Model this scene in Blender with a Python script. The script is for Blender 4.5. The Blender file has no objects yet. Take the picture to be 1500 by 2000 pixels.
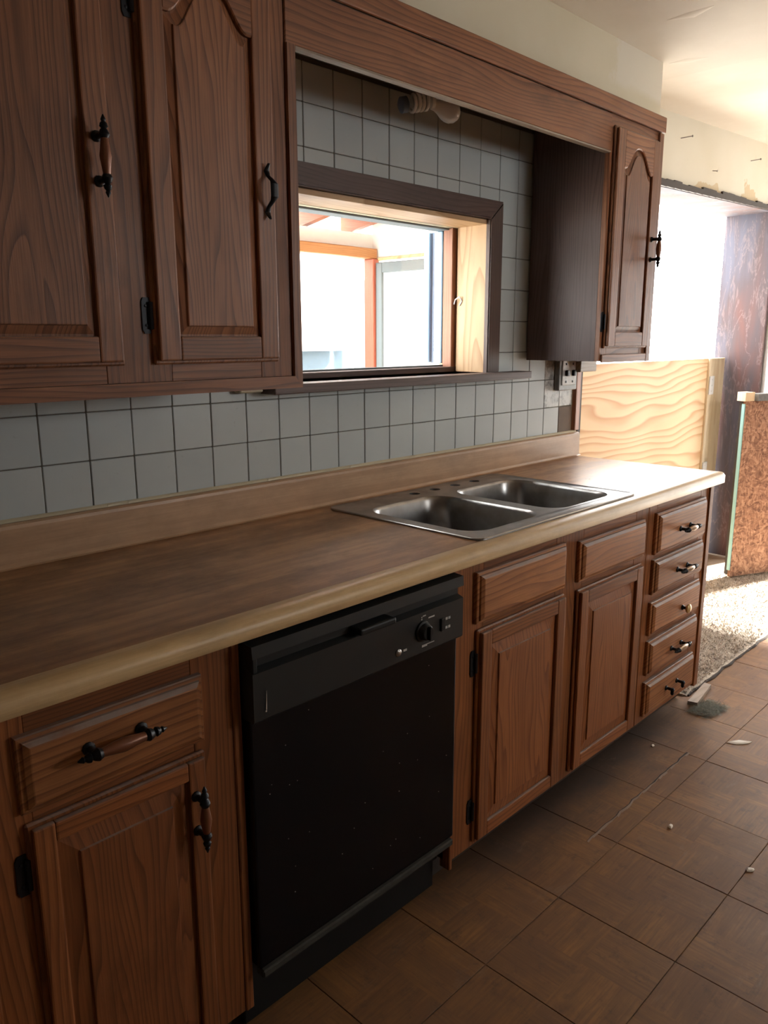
import bpy, bmesh, math, random
from mathutils import Vector, Matrix
from mathutils.geometry import tessellate_polygon

random.seed(7)
sc = bpy.context.scene
COL = sc.collection

# ------------------------------------------------------------------ camera, world, sun, exposure
CAM = Vector((-0.7066, -1.7224, 1.3815))
YAW, PITCH, ROLL, FPX = math.radians(45.945), math.radians(12.409), math.radians(-0.1365), 1542.68
cd = bpy.data.cameras.new('camera')
cam = bpy.data.objects.new('camera', cd)
COL.objects.link(cam)
cd.sensor_fit = 'VERTICAL'
cd.sensor_height = 36.0
cd.lens = 36.0 * FPX / 2000.0
cd.clip_start = 0.02
cd.clip_end = 200
f_ = Vector((math.sin(YAW) * math.cos(PITCH), math.cos(YAW) * math.cos(PITCH), -math.sin(PITCH)))
r_ = Vector((math.cos(YAW), -math.sin(YAW), 0))
u_ = r_.cross(f_)
r2 = r_ * math.cos(ROLL) + u_ * math.sin(ROLL)
u2 = -r_ * math.sin(ROLL) + u_ * math.cos(ROLL)
m = Matrix((r2, u2, -f_)).transposed().to_4x4()
m.translation = CAM
cam.matrix_world = m
sc.camera = cam

SKY_STRENGTH = 1.0
SUN_STRENGTH = 22.0
EXPOSURE = 1.62
SUN_FROM = Vector((0.80, -0.22, 0.60))      # towards the sun

world = bpy.data.worlds.new('world')
sc.world = world
world.use_nodes = True
wn = world.node_tree
wn.nodes.clear()
wo = wn.nodes.new('ShaderNodeOutputWorld')
wb = wn.nodes.new('ShaderNodeBackground')
ws = wn.nodes.new('ShaderNodeTexSky')
ws.sky_type = 'HOSEK_WILKIE'
ws.turbidity = 6.0
ws.ground_albedo = 0.5
ws.sun_direction = SUN_FROM.normalized()
wmix = wn.nodes.new('ShaderNodeMixRGB')
wmix.inputs['Fac'].default_value = 0.65
wmix.inputs['Color2'].default_value = (7.3, 7.4, 7.4, 1)
wn.links.new(ws.outputs['Color'], wmix.inputs['Color1'])
wn.links.new(wmix.outputs['Color'], wb.inputs['Color'])
wb.inputs['Strength'].default_value = SKY_STRENGTH
wn.links.new(wb.outputs['Background'], wo.inputs['Surface'])

sl = bpy.data.lights.new('sun', 'SUN')
sl.energy = SUN_STRENGTH
sl.angle = math.radians(3.0)
sl.color = (1.0, 0.95, 0.86)
sun = bpy.data.objects.new('sun', sl)
COL.objects.link(sun)
sun.rotation_euler = SUN_FROM.to_track_quat('Z', 'Y').to_euler()
sun.location = (8, -3, 6)


def portal(name, loc, rot, sx, sy):
    l = bpy.data.lights.new(name, 'AREA')
    l.shape = 'RECTANGLE'
    l.size, l.size_y = sx, sy
    l.cycles.is_portal = True
    o = bpy.data.objects.new(name, l)
    COL.objects.link(o)
    o.location = loc
    o.rotation_euler = rot
    return o


# area light looks along its local -Z: these face into the room
portal('portal_opening', (3.32, 0.24, 1.05), (math.radians(-90), 0, 0), 2.06, 2.1)
portal('portal_window', (1.16, 0.24, 1.5), (math.radians(-90), 0, 0), 0.86, 0.55)
portal('portal_patio', (5.68, -0.88, 1.05), (0, math.radians(90), 0), 2.1, 1.36)

portal('portal_front_fill', (2.7, -3.80, 1.78), (math.radians(90), 0, 0), 1.3, 0.64)  # for the unseen front wall opening, added as fill from behind the camera

vs = sc.view_settings
vs.view_transform = 'Standard'
vs.look = 'None'
vs.exposure = EXPOSURE
vs.gamma = 1.0
vs.use_curve_mapping = False
cy = sc.cycles
cy.max_bounces = 6
cy.diffuse_bounces = 4
cy.glossy_bounces = 3
cy.transmission_bounces = 6
cy.transparent_max_bounces = 8
cy.sample_clamp_indirect = 6.0
cy.use_denoising = True
cy.use_adaptive_sampling = True
cy.adaptive_threshold = 0.07
cy.adaptive_min_samples = 16
cy.caustics_reflective = False
cy.caustics_refractive = False


# ------------------------------------------------------------------ materials
class NT:
    """A small helper around a material's node tree."""

    def __init__(self, name):
        self.m = bpy.data.materials.new(name)
        self.m.use_nodes = True
        self.t = self.m.node_tree
        self.b = self.t.nodes['Principled BSDF']
        self._obj = None

    def n(self, typ, **kw):
        nd = self.t.nodes.new(typ)
        for k, v in kw.items():
            setattr(nd, k, v)
        return nd

    def l(self, a, b):
        self.t.links.new(a, b)

    def obj(self, rnd=True):
        tc = self.n('ShaderNodeTexCoord')
        if not rnd:
            return tc.outputs['Object']
        oi = self.n('ShaderNodeObjectInfo')
        mul = self.n('ShaderNodeVectorMath', operation='MULTIPLY')
        cmb = self.n('ShaderNodeCombineXYZ')
        for i in range(3):
            self.l(oi.outputs['Random'], cmb.inputs[i])
        self.l(cmb.outputs[0], mul.inputs[0])
        mul.inputs[1].default_value = (7.3, 3.1, 5.7)
        add = self.n('ShaderNodeVectorMath', operation='ADD')
        self.l(tc.outputs['Object'], add.inputs[0])
        self.l(mul.outputs[0], add.inputs[1])
        return add.outputs[0]

    def scale(self, v, s):
        mul = self.n('ShaderNodeVectorMath', operation='MULTIPLY')
        self.l(v, mul.inputs[0])
        mul.inputs[1].default_value = s
        return mul.outputs[0]

    def noise(self, v, scale=1.0, detail=3.0, rough=0.55, dist=0.0):
        nd = self.n('ShaderNodeTexNoise')
        self.l(v, nd.inputs['Vector'])
        nd.inputs['Scale'].default_value = scale
        nd.inputs['Detail'].default_value = detail
        nd.inputs['Roughness'].default_value = rough
        nd.inputs['Distortion'].default_value = dist
        return nd.outputs['Fac']

    def ramp(self, v, stops):
        nd = self.n('ShaderNodeValToRGB')
        self.l(v, nd.inputs['Fac'])
        el = nd.color_ramp.elements
        while len(el) < len(stops):
            el.new(0.5)
        for e, (p, c) in zip(el, stops):
            e.position = p
            e.color = (c, c, c, 1) if isinstance(c, (int, float)) else (*c, 1)
        return nd.outputs['Color']

    def math(self, op, a, b=None, c=None, clamp=False):
        nd = self.n('ShaderNodeMath', operation=op, use_clamp=clamp)
        for i, x in enumerate((a, b, c)):
            if x is None:
                continue
            if isinstance(x, (int, float)):
                nd.inputs[i].default_value = x
            else:
                self.l(x, nd.inputs[i])
        return nd.outputs[0]

    def mix(self, fac, a, b, mode='MIX'):
        nd = self.n('ShaderNodeMixRGB', blend_type=mode)
        for i, x in zip(('Fac', 'Color1', 'Color2'), (fac, a, b)):
            if isinstance(x, (int, float)):
                nd.inputs[i].default_value = x
            elif isinstance(x, tuple):
                nd.inputs[i].default_value = (*x, 1)
            else:
                self.l(x, nd.inputs[i])
        return nd.outputs['Color']

    def sep(self, v):
        nd = self.n('ShaderNodeSeparateXYZ')
        self.l(v, nd.inputs[0])
        return nd.outputs

    def bump(self, h, strength=0.2, dist=0.002):
        nd = self.n('ShaderNodeBump')
        self.l(h, nd.inputs['Height'])
        nd.inputs['Strength'].default_value = strength
        nd.inputs['Distance'].default_value = dist
        self.l(nd.outputs['Normal'], self.b.inputs['Normal'])

    def out(self, col=None, rough=0.5, metal=0.0, spec=None):
        if col is not None:
            if isinstance(col, tuple):
                self.b.inputs['Base Color'].default_value = (*col, 1)
            else:
                self.l(col, self.b.inputs['Base Color'])
        if isinstance(rough, (int, float)):
            self.b.inputs['Roughness'].default_value = rough
        else:
            self.l(rough, self.b.inputs['Roughness'])
        self.b.inputs['Metallic'].default_value = metal
        if spec is not None:
            self.b.inputs['Specular IOR Level'].default_value = spec
        return self.m


def simple(name, col, rough=0.5, metal=0.0, var=0.12, scale=30.0, bump=0.0, spec=None):
    t = NT(name)
    v = t.obj()
    nz = t.noise(v, scale, 4.0)
    c = t.mix(t.math('MULTIPLY', nz, var * 2), col, tuple(x * 0.45 for x in col))
    if bump:
        t.bump(nz, bump, 0.002)
    return t.out(c, rough, metal, spec)


def oak(name, axis, base, dark, ring=75.0, dist=11.0, dust=0.55, rough=0.46, fine=0.6):
    """Stained oak; axis is the direction of the grain."""
    t = NT(name)
    v = t.obj()
    x, y, z = t.sep(v)[0:3]
    ax = {'x': x, 'y': y, 'z': z}
    along = ax[axis]
    o1, o2 = [ax[k] for k in 'xyz' if k != axis]
    across = t.math('ADD', o1, o2)
    cmb = t.n('ShaderNodeCombineXYZ')
    t.l(t.math('MULTIPLY', across, 5.0), cmb.inputs[0])
    t.l(t.math('MULTIPLY', along, 0.62), cmb.inputs[2])
    n1 = t.noise(cmb.outputs[0], 1.6, 2.0, 0.45)
    ph = t.math('ADD', t.math('MULTIPLY', across, ring), t.math('MULTIPLY', n1, dist))
    fr = t.math('FRACT', ph)
    lines = t.ramp(fr, [(0.0, 0.05), (0.50, 0.12), (0.86, 0.75), (0.95, 1.0), (1.0, 0.05)])
    cmb2 = t.n('ShaderNodeCombineXYZ')
    t.l(t.math('MULTIPLY', across, 330.0), cmb2.inputs[0])
    t.l(t.math('MULTIPLY', along, 9.0), cmb2.inputs[2])
    n2 = t.noise(cmb2.outputs[0], 1.0, 2.0, 0.6)
    pores = t.ramp(n2, [(0.40, 0.0), (0.68, 1.0)])
    cmb3 = t.n('ShaderNodeCombineXYZ')
    t.l(t.math('MULTIPLY', across, 9.0), cmb3.inputs[0])
    t.l(t.math('MULTIPLY', along, 3.0), cmb3.inputs[2])
    n3 = t.noise(cmb3.outputs[0], 1.0, 3.0, 0.6)
    blot = t.ramp(n3, [(0.35, 0.0), (0.75, 1.0)])
    cmb4 = t.n('ShaderNodeCombineXYZ')
    t.l(t.math('MULTIPLY', across, 5.5), cmb4.inputs[0])
    t.l(t.math('MULTIPLY', along, 2.2), cmb4.inputs[2])
    grime = t.ramp(t.noise(cmb4.outputs[0], 1.0, 6.0, 0.7), [(0.56, 0.0), (0.72, 1.0)])
    # per-piece tone
    oi = t.n('ShaderNodeObjectInfo')
    tone = t.math('MULTIPLY_ADD', oi.outputs['Random'], 0.35, 0.82)
    c = t.mix(t.math('MULTIPLY', lines, 0.82), base, dark)
    c = t.mix(t.math('MULTIPLY', pores, fine * 0.55), c, tuple(k * 0.75 for k in dark))
    c = t.mix(t.math('MULTIPLY', blot, 0.38), c, tuple(k * 0.8 for k in dark))
    c = t.mix(t.math('MULTIPLY', grime, 0.5 if dust else 0.2), c, tuple(k * 0.5 for k in dark))
    hs = t.n('ShaderNodeHueSaturation')
    t.l(tone, hs.inputs['Value'])
    t.l(c, hs.inputs['Color'])
    c = hs.outputs['Color']
    if dust:
        g = t.n('ShaderNodeNewGeometry')
        nz = t.sep(g.outputs['Normal'])[2]
        up = t.ramp(nz, [(0.25, 0.0), (0.55, 1.0)])
        dn = t.ramp(t.noise(v, 22.0, 4.0), [(0.3, 0.35), (0.6, 1.0)])
        c = t.mix(t.math('MULTIPLY', t.math('MULTIPLY', up, dn), dust), c, (0.27, 0.235, 0.215))
    t.bump(t.math('ADD', lines, pores), 0.12, 0.0006)
    return t.out(c, t.math('MULTIPLY_ADD', n3, 0.25, rough - 0.12), 0.0, 0.35)


OB, OD = (0.310, 0.126, 0.055), (0.088, 0.030, 0.014)
M = {}
M['oak_v'] = oak('oak_vertical', 'z', OB, OD)
M['oak_h'] = oak('oak_horizontal', 'x', OB, OD)
M['oak_y'] = oak('oak_depth', 'y', (0.11, 0.062, 0.042), (0.05, 0.026, 0.019), dust=0)
M['oak_side'] = oak('oak_side_panel', 'z', (0.155, 0.098, 0.082), (0.075, 0.044, 0.039), ring=90, dist=15, dust=0)
M['oak_panel'] = oak('oak_panel', 'z', (0.325, 0.134, 0.060), (0.085, 0.029, 0.013), ring=70, dist=17)
M['oak_drawer'] = oak('oak_drawer', 'x', (0.310, 0.130, 0.055), (0.105, 0.038, 0.017), ring=70, dist=10)
BB, BD = (0.320, 0.116, 0.038), (0.110, 0.033, 0.011)
M['base_v'] = oak('base_oak_vertical', 'z', BB, BD, dust=0.8)
M['base_h'] = oak('base_oak_horizontal', 'x', BB, BD, dust=0.8)
M['base_panel'] = oak('base_oak_panel', 'z', (0.325, 0.118, 0.040), (0.120, 0.036, 0.013), ring=70, dist=17, dust=0.6)
M['base_drawer'] = oak('base_oak_drawer', 'x', (0.430, 0.178, 0.064), (0.140, 0.047, 0.018), ring=70, dist=10, dust=0.75)
M['casing'] = oak('dark_casing', 'x', (0.125, 0.078, 0.066), (0.065, 0.039, 0.034), dust=0.2)
M['casing_v'] = oak('dark_casing_v', 'z', (0.14, 0.090, 0.072), (0.075, 0.046, 0.038), dust=0)
M['pine'] = oak('pine_jamb', 'z', (0.62, 0.42, 0.24), (0.40, 0.22, 0.10), ring=14, dist=9, dust=0, fine=0.2, rough=0.5)
M['pine_x'] = oak('pine_head', 'x', (0.62, 0.42, 0.24), (0.40, 0.22, 0.10), ring=14, dist=9, dust=0, fine=0.2, rough=0.5)
M['pine_pale'] = oak('pale_pine', 'z', (0.88, 0.76, 0.56), (0.70, 0.54, 0.34), ring=14, dist=6, dust=0, fine=0.15, rough=0.55)
M['redwood'] = oak('reddish_stop', 'z', (0.36, 0.17, 0.10), (0.20, 0.08, 0.05), dust=0)
M['pink_stud'] = oak('pinkish_stud', 'z', (0.50, 0.27, 0.19), (0.30, 0.14, 0.10), dust=0)
M['rafter'] = oak('orange_rafter', 'y', (0.34, 0.11, 0.045), (0.22, 0.065, 0.03), dust=0)
M['beam'] = oak('orange_beam', 'x', (0.50, 0.24, 0.09), (0.36, 0.15, 0.05), dust=0)
M['red_post'] = oak('red_post', 'z', (0.50, 0.13, 0.075), (0.35, 0.08, 0.05), dust=0)
M['strip_wood'] = oak('grey_strip', 'x', (0.42, 0.33, 0.25), (0.26, 0.19, 0.14), dust=0.3)

M['black_metal'] = simple('black_iron', (0.012, 0.012, 0.014), 0.45, 0.6)
M['grip'] = simple('copper_grip', (0.20, 0.075, 0.035), 0.35, 0.3)
M['grip_light'] = simple('worn_brass_grip', (0.42, 0.30, 0.20), 0.3, 0.6)
M['brass'] = simple('pale_brass', (0.66, 0.47, 0.22), 0.35, 0.6)
M['plastic_black'] = simple('black_plastic', (0.009, 0.010, 0.010), 0.45, 0, 0.15, 8, spec=0.25)
M['panel_black'] = simple('black_control_panel', (0.020, 0.022, 0.022), 0.40, 0, 0.15, 8, spec=0.3)
M['door_black'] = simple('glossy_black_door', (0.005, 0.005, 0.006), 0.16, 0, 0.2, 6, spec=0.16)
M['dust_strip'] = simple('dusty_strip', (0.065, 0.062, 0.052), 0.85, 0, 0.6, 40, spec=0.2)
M['print'] = simple('white_print', (0.45, 0.45, 0.43), 0.6)
M['chip'] = simple('pale_chip', (0.72, 0.66, 0.58), 0.7)
M['bulb_white'] = simple('bulb_glass', (0.80, 0.77, 0.73), 0.3)
M['cfl_white'] = simple('cfl_tube', (0.82, 0.80, 0.74), 0.25)
M['bulb_collar'] = simple('blue_grey_base', (0.12, 0.15, 0.20), 0.5)
M['cream_plastic'] = simple('cream_plastic', (0.55, 0.48, 0.33), 0.5)
M['steel_box'] = simple('grey_zinc', (0.30, 0.30, 0.29), 0.55, 0.5, 0.5, 60)
M['switch_white'] = simple('switch_plate', (0.72, 0.70, 0.66), 0.5, 0, 0.6, 45)
M['nail'] = simple('nail', (0.28, 0.25, 0.23), 0.5, 0.6)
M['blue_frame'] = simple('blue_storm_frame', (0.30, 0.45, 0.60), 0.5)
M['groove_shade'] = simple('storm_groove_shade', (0.10, 0.14, 0.20), 0.5)  # shadow between the storm frames, put into the colour
M['white_paint'] = simple('white_paint', (0.78, 0.79, 0.80), 0.6)
M['blue_shade'] = simple('wall_blue_shade', (0.085, 0.135, 0.19), 0.7)  # blue of the skylit shadow outside, put into the wall colour
M['porch_white'] = simple('porch_white', (0.80, 0.80, 0.79), 0.7)
M['grey_frame'] = simple('grey_door_frame', (0.15, 0.18, 0.19), 0.6)
M['turquoise'] = simple('turquoise_foam', (0.36, 0.68, 0.70), 0.7)
M['ground'] = simple('pale_ground', (0.62, 0.60, 0.56), 0.9, 0, 0.2, 4)
M['hole'] = simple('dark_board', (0.05, 0.045, 0.04), 0.8)
M['grout'] = simple('grout', (0.135, 0.115, 0.09), 0.9, 0, 0.4, 25)
M['bare_board'] = simple('bare_brown_board', (0.22, 0.16, 0.12), 0.85, 0, 0.5, 18)
M['toe'] = simple('toe_kick', (0.035, 0.022, 0.015), 0.7)
M['room_paint'] = simple('room_paint', (0.20, 0.155, 0.115), 0.8, 0, 0.1, 3)
M['grey_pane'] = simple('grey_pane', (0.35, 0.38, 0.38), 0.25)
M['tear_light'] = simple('torn_vinyl', (0.20, 0.125, 0.08), 0.8)
M['tear_dark'] = simple('torn_gap', (0.03, 0.018, 0.012), 0.9)


def mat_tile():
    t = NT('glazed_tile')
    v = t.obj()
    oi = t.n('ShaderNodeObjectInfo')
    n = t.noise(v, 14, 4)
    spk = t.ramp(t.noise(v, 60, 3), [(0.68, 0.0), (0.80, 1.0)])
    base = t.mix(oi.outputs['Random'], (0.46, 0.50, 0.50), (0.51, 0.55, 0.545))
    c = t.mix(t.math('MULTIPLY', n, 0.22), base, (0.34, 0.345, 0.325))
    c = t.mix(t.math('MULTIPLY', spk, 0.25), c, (0.22, 0.20, 0.17))
    t.bump(n, 0.05, 0.001)
    return t.out(c, 0.30, 0, 0.4)


def mat_tile_dirty():
    t = NT('glazed_tile_dirty')
    v = t.obj()
    c = t.mix(t.ramp(t.noise(v, 30, 6, 0.7), [(0.44, 0.0), (0.62, 1.0)]), (0.50, 0.51, 0.49), (0.20, 0.20, 0.19))
    return t.out(c, 0.45)


def mat_counter(name, base, dark, streak=0.5, grime=0.6, rough=0.35):
    t = NT(name)
    v = t.obj(False)
    strips = t.noise(t.scale(v, (1.1, 34, 34)), 1.0, 2.0, 0.5)
    fine = t.noise(t.scale(v, (6, 190, 190)), 1.0, 3.0, 0.6)
    mott = t.noise(t.scale(v, (4.5, 8, 8)), 1.0, 7.0, 0.72)
    st = t.ramp(strips, [(0.36, 0.0), (0.62, 1.0)])
    fi = t.ramp(fine, [(0.35, 0.0), (0.7, 1.0)])
    mo = t.ramp(mott, [(0.42, 0.0), (0.66, 1.0)])
    c = t.mix(t.math('MULTIPLY', st, streak), base, dark)
    c = t.mix(t.math('MULTIPLY', fi, 0.28), c, tuple(k * 0.7 for k in dark))
    c = t.mix(t.math('MULTIPLY', mo, grime), c, tuple(k * 0.62 for k in dark))
    return t.out(c, t.math('MULTIPLY_ADD', mott, 0.25, rough - 0.1), 0.0, 0.38)


def mat_steel():
    t = NT('stainless')
    v = t.obj(False)
    n = t.noise(t.scale(v, (12, 160, 40)), 1.0, 3.0)
    w = t.noise(v, 14, 5)
    c = t.mix(t.ramp(w, [(0.4, 0.0), (0.7, 1.0)]), (0.34, 0.33, 0.32), (0.22, 0.205, 0.19))
    t.bump(n, 0.05, 0.0005)
    return t.out(c, t.math('MULTIPLY_ADD', w, 0.22, 0.22), 0.95)


def mat_floor():
    t = NT('parquet_vinyl')
    tc = t.n('ShaderNodeTexCoord')
    v = tc.outputs['Object']
    oi = t.n('ShaderNodeObjectInfo')
    x, y, z = t.sep(v)[0:3]
    q = t.math('MULTIPLY', t.math('SIGN', x), t.math('SIGN', y))
    qf = t.math('MULTIPLY_ADD', q, 0.5, 0.5)
    rv = t.obj(True)
    ga = t.noise(t.scale(rv, (150, 9, 1)), 1.0, 3.0, 0.6)
    gb = t.noise(t.scale(rv, (9, 150, 1)), 1.0, 3.0, 0.6)
    g = t.mix(qf, ga, gb)
    gr = t.ramp(g, [(0.32, 0.0), (0.66, 1.0)])
    geo = t.n('ShaderNodeNewGeometry')
    big = t.noise(geo.outputs['Position'], 3.1, 7.0, 0.7)
    dirt = t.ramp(big, [(0.45, 0.0), (0.56, 1.0)])
    spots = t.ramp(t.noise(geo.outputs['Position'], 19.0, 6.0, 0.75), [(0.55, 0.0), (0.70, 1.0)])
    base = t.mix(oi.outputs['Random'], (0.250, 0.114, 0.030), (0.285, 0.132, 0.038))
    base = t.mix(t.math('MULTIPLY', qf, 0.22), base, (0.15, 0.078, 0.042))
    fx = t.math('FLOOR', t.math('MULTIPLY', x, 39.37))
    fy = t.math('FLOOR', t.math('MULTIPLY', y, 39.37))
    wn_ = t.n('ShaderNodeTexWhiteNoise', noise_dimensions='2D')
    cf = t.n('ShaderNodeCombineXYZ')
    t.l(t.mix(qf, fx, fy), cf.inputs[0])
    t.l(t.math('MULTIPLY_ADD', qf, 7.0, t.math('MULTIPLY', oi.outputs['Random'], 91.0)), cf.inputs[1])
    t.l(cf.outputs[0], wn_.inputs['Vector'])
    base = t.mix(t.math('MULTIPLY', wn_.outputs['Value'], 0.38), base, (0.112, 0.054, 0.022))
    c = t.mix(t.math('MULTIPLY', gr, 0.6), base, (0.110, 0.052, 0.024))
    c = t.mix(t.math('MULTIPLY', dirt, 0.50), c, (0.135, 0.064, 0.030))
    c = t.mix(t.math('MULTIPLY', spots, 0.55), c, (0.050, 0.030, 0.022))
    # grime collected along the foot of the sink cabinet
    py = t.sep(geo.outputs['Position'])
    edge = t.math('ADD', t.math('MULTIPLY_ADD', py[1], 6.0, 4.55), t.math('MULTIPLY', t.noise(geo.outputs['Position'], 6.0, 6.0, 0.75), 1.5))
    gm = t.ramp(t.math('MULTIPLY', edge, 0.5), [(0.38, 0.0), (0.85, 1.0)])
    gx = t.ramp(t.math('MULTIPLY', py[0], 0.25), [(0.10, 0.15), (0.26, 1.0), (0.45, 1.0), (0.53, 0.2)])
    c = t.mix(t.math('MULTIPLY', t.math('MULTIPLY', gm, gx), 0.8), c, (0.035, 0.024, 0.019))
    scuff = t.ramp(t.noise(t.scale(geo.outputs['Position'], (5, 13, 1)), 1.0, 7.0, 0.75), [(0.58, 0.0), (0.72, 1.0)])
    c = t.mix(t.math('MULTIPLY', scuff, 0.35), c, (0.25, 0.165, 0.105))
    t.bump(g, 0.08, 0.0006)
    return t.out(c, t.math('MULTIPLY_ADD', big, 0.3, 0.42), 0.0, 0.3)


def mat_ply():
    t = NT('pine_plywood')
    v = t.obj(False)
    n = t.noise(t.scale(v, (0.55, 1, 2.6)), 1.5, 2.0, 0.4)
    s = t.sep(v)
    ph = t.math('ADD', t.math('MULTIPLY', s[2], 22.0), t.math('MULTIPLY', n, 9.0))
    fr = t.math('FRACT', ph)
    c = t.ramp(fr, [(0.0, (0.80, 0.58, 0.31)), (0.45, (0.76, 0.52, 0.26)), (0.85, (0.56, 0.27, 0.085)), (1.0, (0.80, 0.58, 0.31))])
    return t.out(c, 0.6)


def mat_osb():
    t = NT('oriented_strand_board')
    v = t.obj(False)
    d = t.n('ShaderNodeTexNoise')
    t.l(v, d.inputs['Vector'])
    d.inputs['Scale'].default_value = 9
    add = t.n('ShaderNodeVectorMath', operation='ADD')
    t.l(v, add.inputs[0])
    t.l(t.scale(d.outputs['Color'], (0.09, 0.09, 0.09)), add.inputs[1])
    vo = t.n('ShaderNodeTexVoronoi')
    t.l(t.scale(add.outputs[0], (44, 44, 95)), vo.inputs['Vector'])
    vo.inputs['Scale'].default_value = 1.0
    vo2 = t.n('ShaderNodeTexVoronoi')
    t.l(t.scale(add.outputs[0], (110, 110, 36)), vo2.inputs['Vector'])
    vo2.inputs['Scale'].default_value = 1.0
    k = t.mix(0.5, vo.outputs['Color'], vo2.outputs['Color'])
    bw = t.n('ShaderNodeRGBToBW')
    t.l(k, bw.inputs[0])
    c = t.ramp(bw.outputs[0], [(0.22, (0.18, 0.085, 0.050)), (0.5, (0.37, 0.19, 0.115)), (0.8, (0.55, 0.33, 0.21))])
    t.bump(bw.outputs[0], 0.3, 0.002)
    return t.out(c, 0.75)


def mat_weathered():
    t = NT('weathered_jamb')
    v = t.obj(False)
    st = t.scale(v, (5, 5, 1.1))
    n = t.noise(st, 2.2, 5.0, 0.65, 0.8)
    n2 = t.noise(st, 1.3, 3.0, 0.5, 0.4)
    c = t.ramp(n2, [(0.34, (0.115, 0.052, 0.046)), (0.5, (0.078, 0.058, 0.066)), (0.66, (0.090, 0.090, 0.122))])
    w = t.ramp(n, [(0.49, 0.0), (0.51, 1.0), (0.53, 0.0)])
    c = t.mix(t.math('MULTIPLY', w, 0.45), c, (0.24, 0.18, 0.17))
    g = t.noise(t.scale(v, (60, 60, 3)), 1.0, 2.0)
    c = t.mix(t.math('MULTIPLY', g, 0.35), c, (0.05, 0.036, 0.036))
    return t.out(c, 0.8)


def mat_drywall():
    """Cream painted plaster with bare, peeled patches along the opening's head."""
    t = NT('cream_drywall')
    geo = t.n('ShaderNodeNewGeometry')
    v = geo.outputs['Position']
    s = t.sep(v)
    n = t.noise(v, 5, 5, 0.6)
    n2 = t.noise(v, 1.4, 3)
    c = t.mix(t.ramp(n2, [(0.4, 0.0), (0.65, 1.0)]), (0.66, 0.63, 0.54), (0.62, 0.58, 0.47))
    # peeled band close to the bottom edge of the header (z 2.07 .. 2.14) where the noise is high
    h = t.math('SUBTRACT', s[2], t.math('MULTIPLY_ADD', s[0], 0.030, 1.988))
    hh = t.math('ADD', h, t.math('MULTIPLY_ADD', t.noise(v, 4.2, 4, 0.55), -0.55, 0.26))
    msk = t.ramp(t.math('MULTIPLY_ADD', hh, 6.0, 0.5), [(0.36, 1.0), (0.40, 0.0)])
    c = t.mix(msk, c, (0.54, 0.44, 0.29))
    scr = t.ramp(t.noise(t.scale(v, (30, 30, 8)), 1.0, 4, 0.7), [(0.66, 0.0), (0.74, 1.0)])
    c = t.mix(t.math('MULTIPLY', scr, 0.25), c, (0.36, 0.32, 0.24))
    t.bump(n, 0.15, 0.003)
    return t.out(c, 0.8)


def mat_soffit():
    t = NT('soffit_plaster')
    geo = t.n('ShaderNodeNewGeometry')
    v = geo.outputs['Position']
    s = t.sep(v)
    n = t.noise(v, 6, 5, 0.6)
    c = t.mix(t.ramp(t.noise(v, 2.2, 4), [(0.38, 0.0), (0.68, 1.0)]), (0.64, 0.59, 0.46), (0.585, 0.525, 0.385))
    # a paler skim-coat patch near the free end
    px_ = t.math('ADD', s[0], t.math('MULTIPLY_ADD', t.noise(v, 9, 5, 0.65), 0.35, -0.12))
    patch = t.ramp(t.math('MULTIPLY_ADD', t.math('SUBTRACT', px_, 1.93), 8.0, 0.5), [(0.35, 0.0), (0.60, 1.0)])
    pz = t.ramp(t.math('MULTIPLY_ADD', t.math('SUBTRACT', t.math('ADD', s[2], t.math('MULTIPLY', n, 0.05)), 2.235), 12.0, 0.5), [(0.3, 0.0), (0.6, 1.0)])
    c = t.mix(t.math('MULTIPLY', patch, pz), c, (0.66, 0.62, 0.53))
    scr = t.ramp(t.noise(t.scale(v, (40, 40, 6)), 1.0, 4, 0.7), [(0.68, 0.0), (0.78, 1.0)])
    c = t.mix(t.math('MULTIPLY', scr, 0.3), c, (0.33, 0.27, 0.18))
    t.bump(n, 0.12, 0.003)
    return t.out(c, 0.75)


def mat_ceiling():
    t = NT('ceiling_plaster')
    geo = t.n('ShaderNodeNewGeometry')
    v = geo.outputs['Position']
    n = t.noise(v, 2.0, 5, 0.55)
    c = t.mix(t.ramp(n, [(0.35, 0.0), (0.7, 1.0)]), (0.66, 0.61, 0.53), (0.58, 0.52, 0.43))
    t.bump(t.noise(v, 1.3, 4), 0.5, 0.02)
    return t.out(c, 0.75)


def mat_carpet():
    t = NT('matted_carpet')
    oi = t.n('ShaderNodeNewGeometry')
    n = t.noise(oi.outputs['Position'], 26, 5, 0.7)
    n2 = t.noise(oi.outputs['Position'], 160, 2, 0.6)
    c = t.ramp(t.mix(0.5, n, n2), [(0.36, (0.17, 0.13, 0.10)), (0.48, (0.40, 0.34, 0.28)), (0.62, (0.66, 0.60, 0.52))])
    return t.out(c, 0.95)


def mat_glass():
    t = NT('window_glass')
    tr = t.n('ShaderNodeBsdfTransparent')
    gl = t.n('ShaderNodeBsdfGlossy')
    gl.inputs['Roughness'].default_value = 0.03
    mx = t.n('ShaderNodeMixShader')
    mx.inputs[0].default_value = 0.06
    t.l(tr.outputs[0], mx.inputs[1])
    t.l(gl.outputs[0], mx.inputs[2])
    t.l(mx.outputs[0], t.t.nodes['Material Output'].inputs['Surface'])
    tr.inputs[0].default_value = (0.97, 0.98, 0.98, 1)
    return t.m


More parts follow.
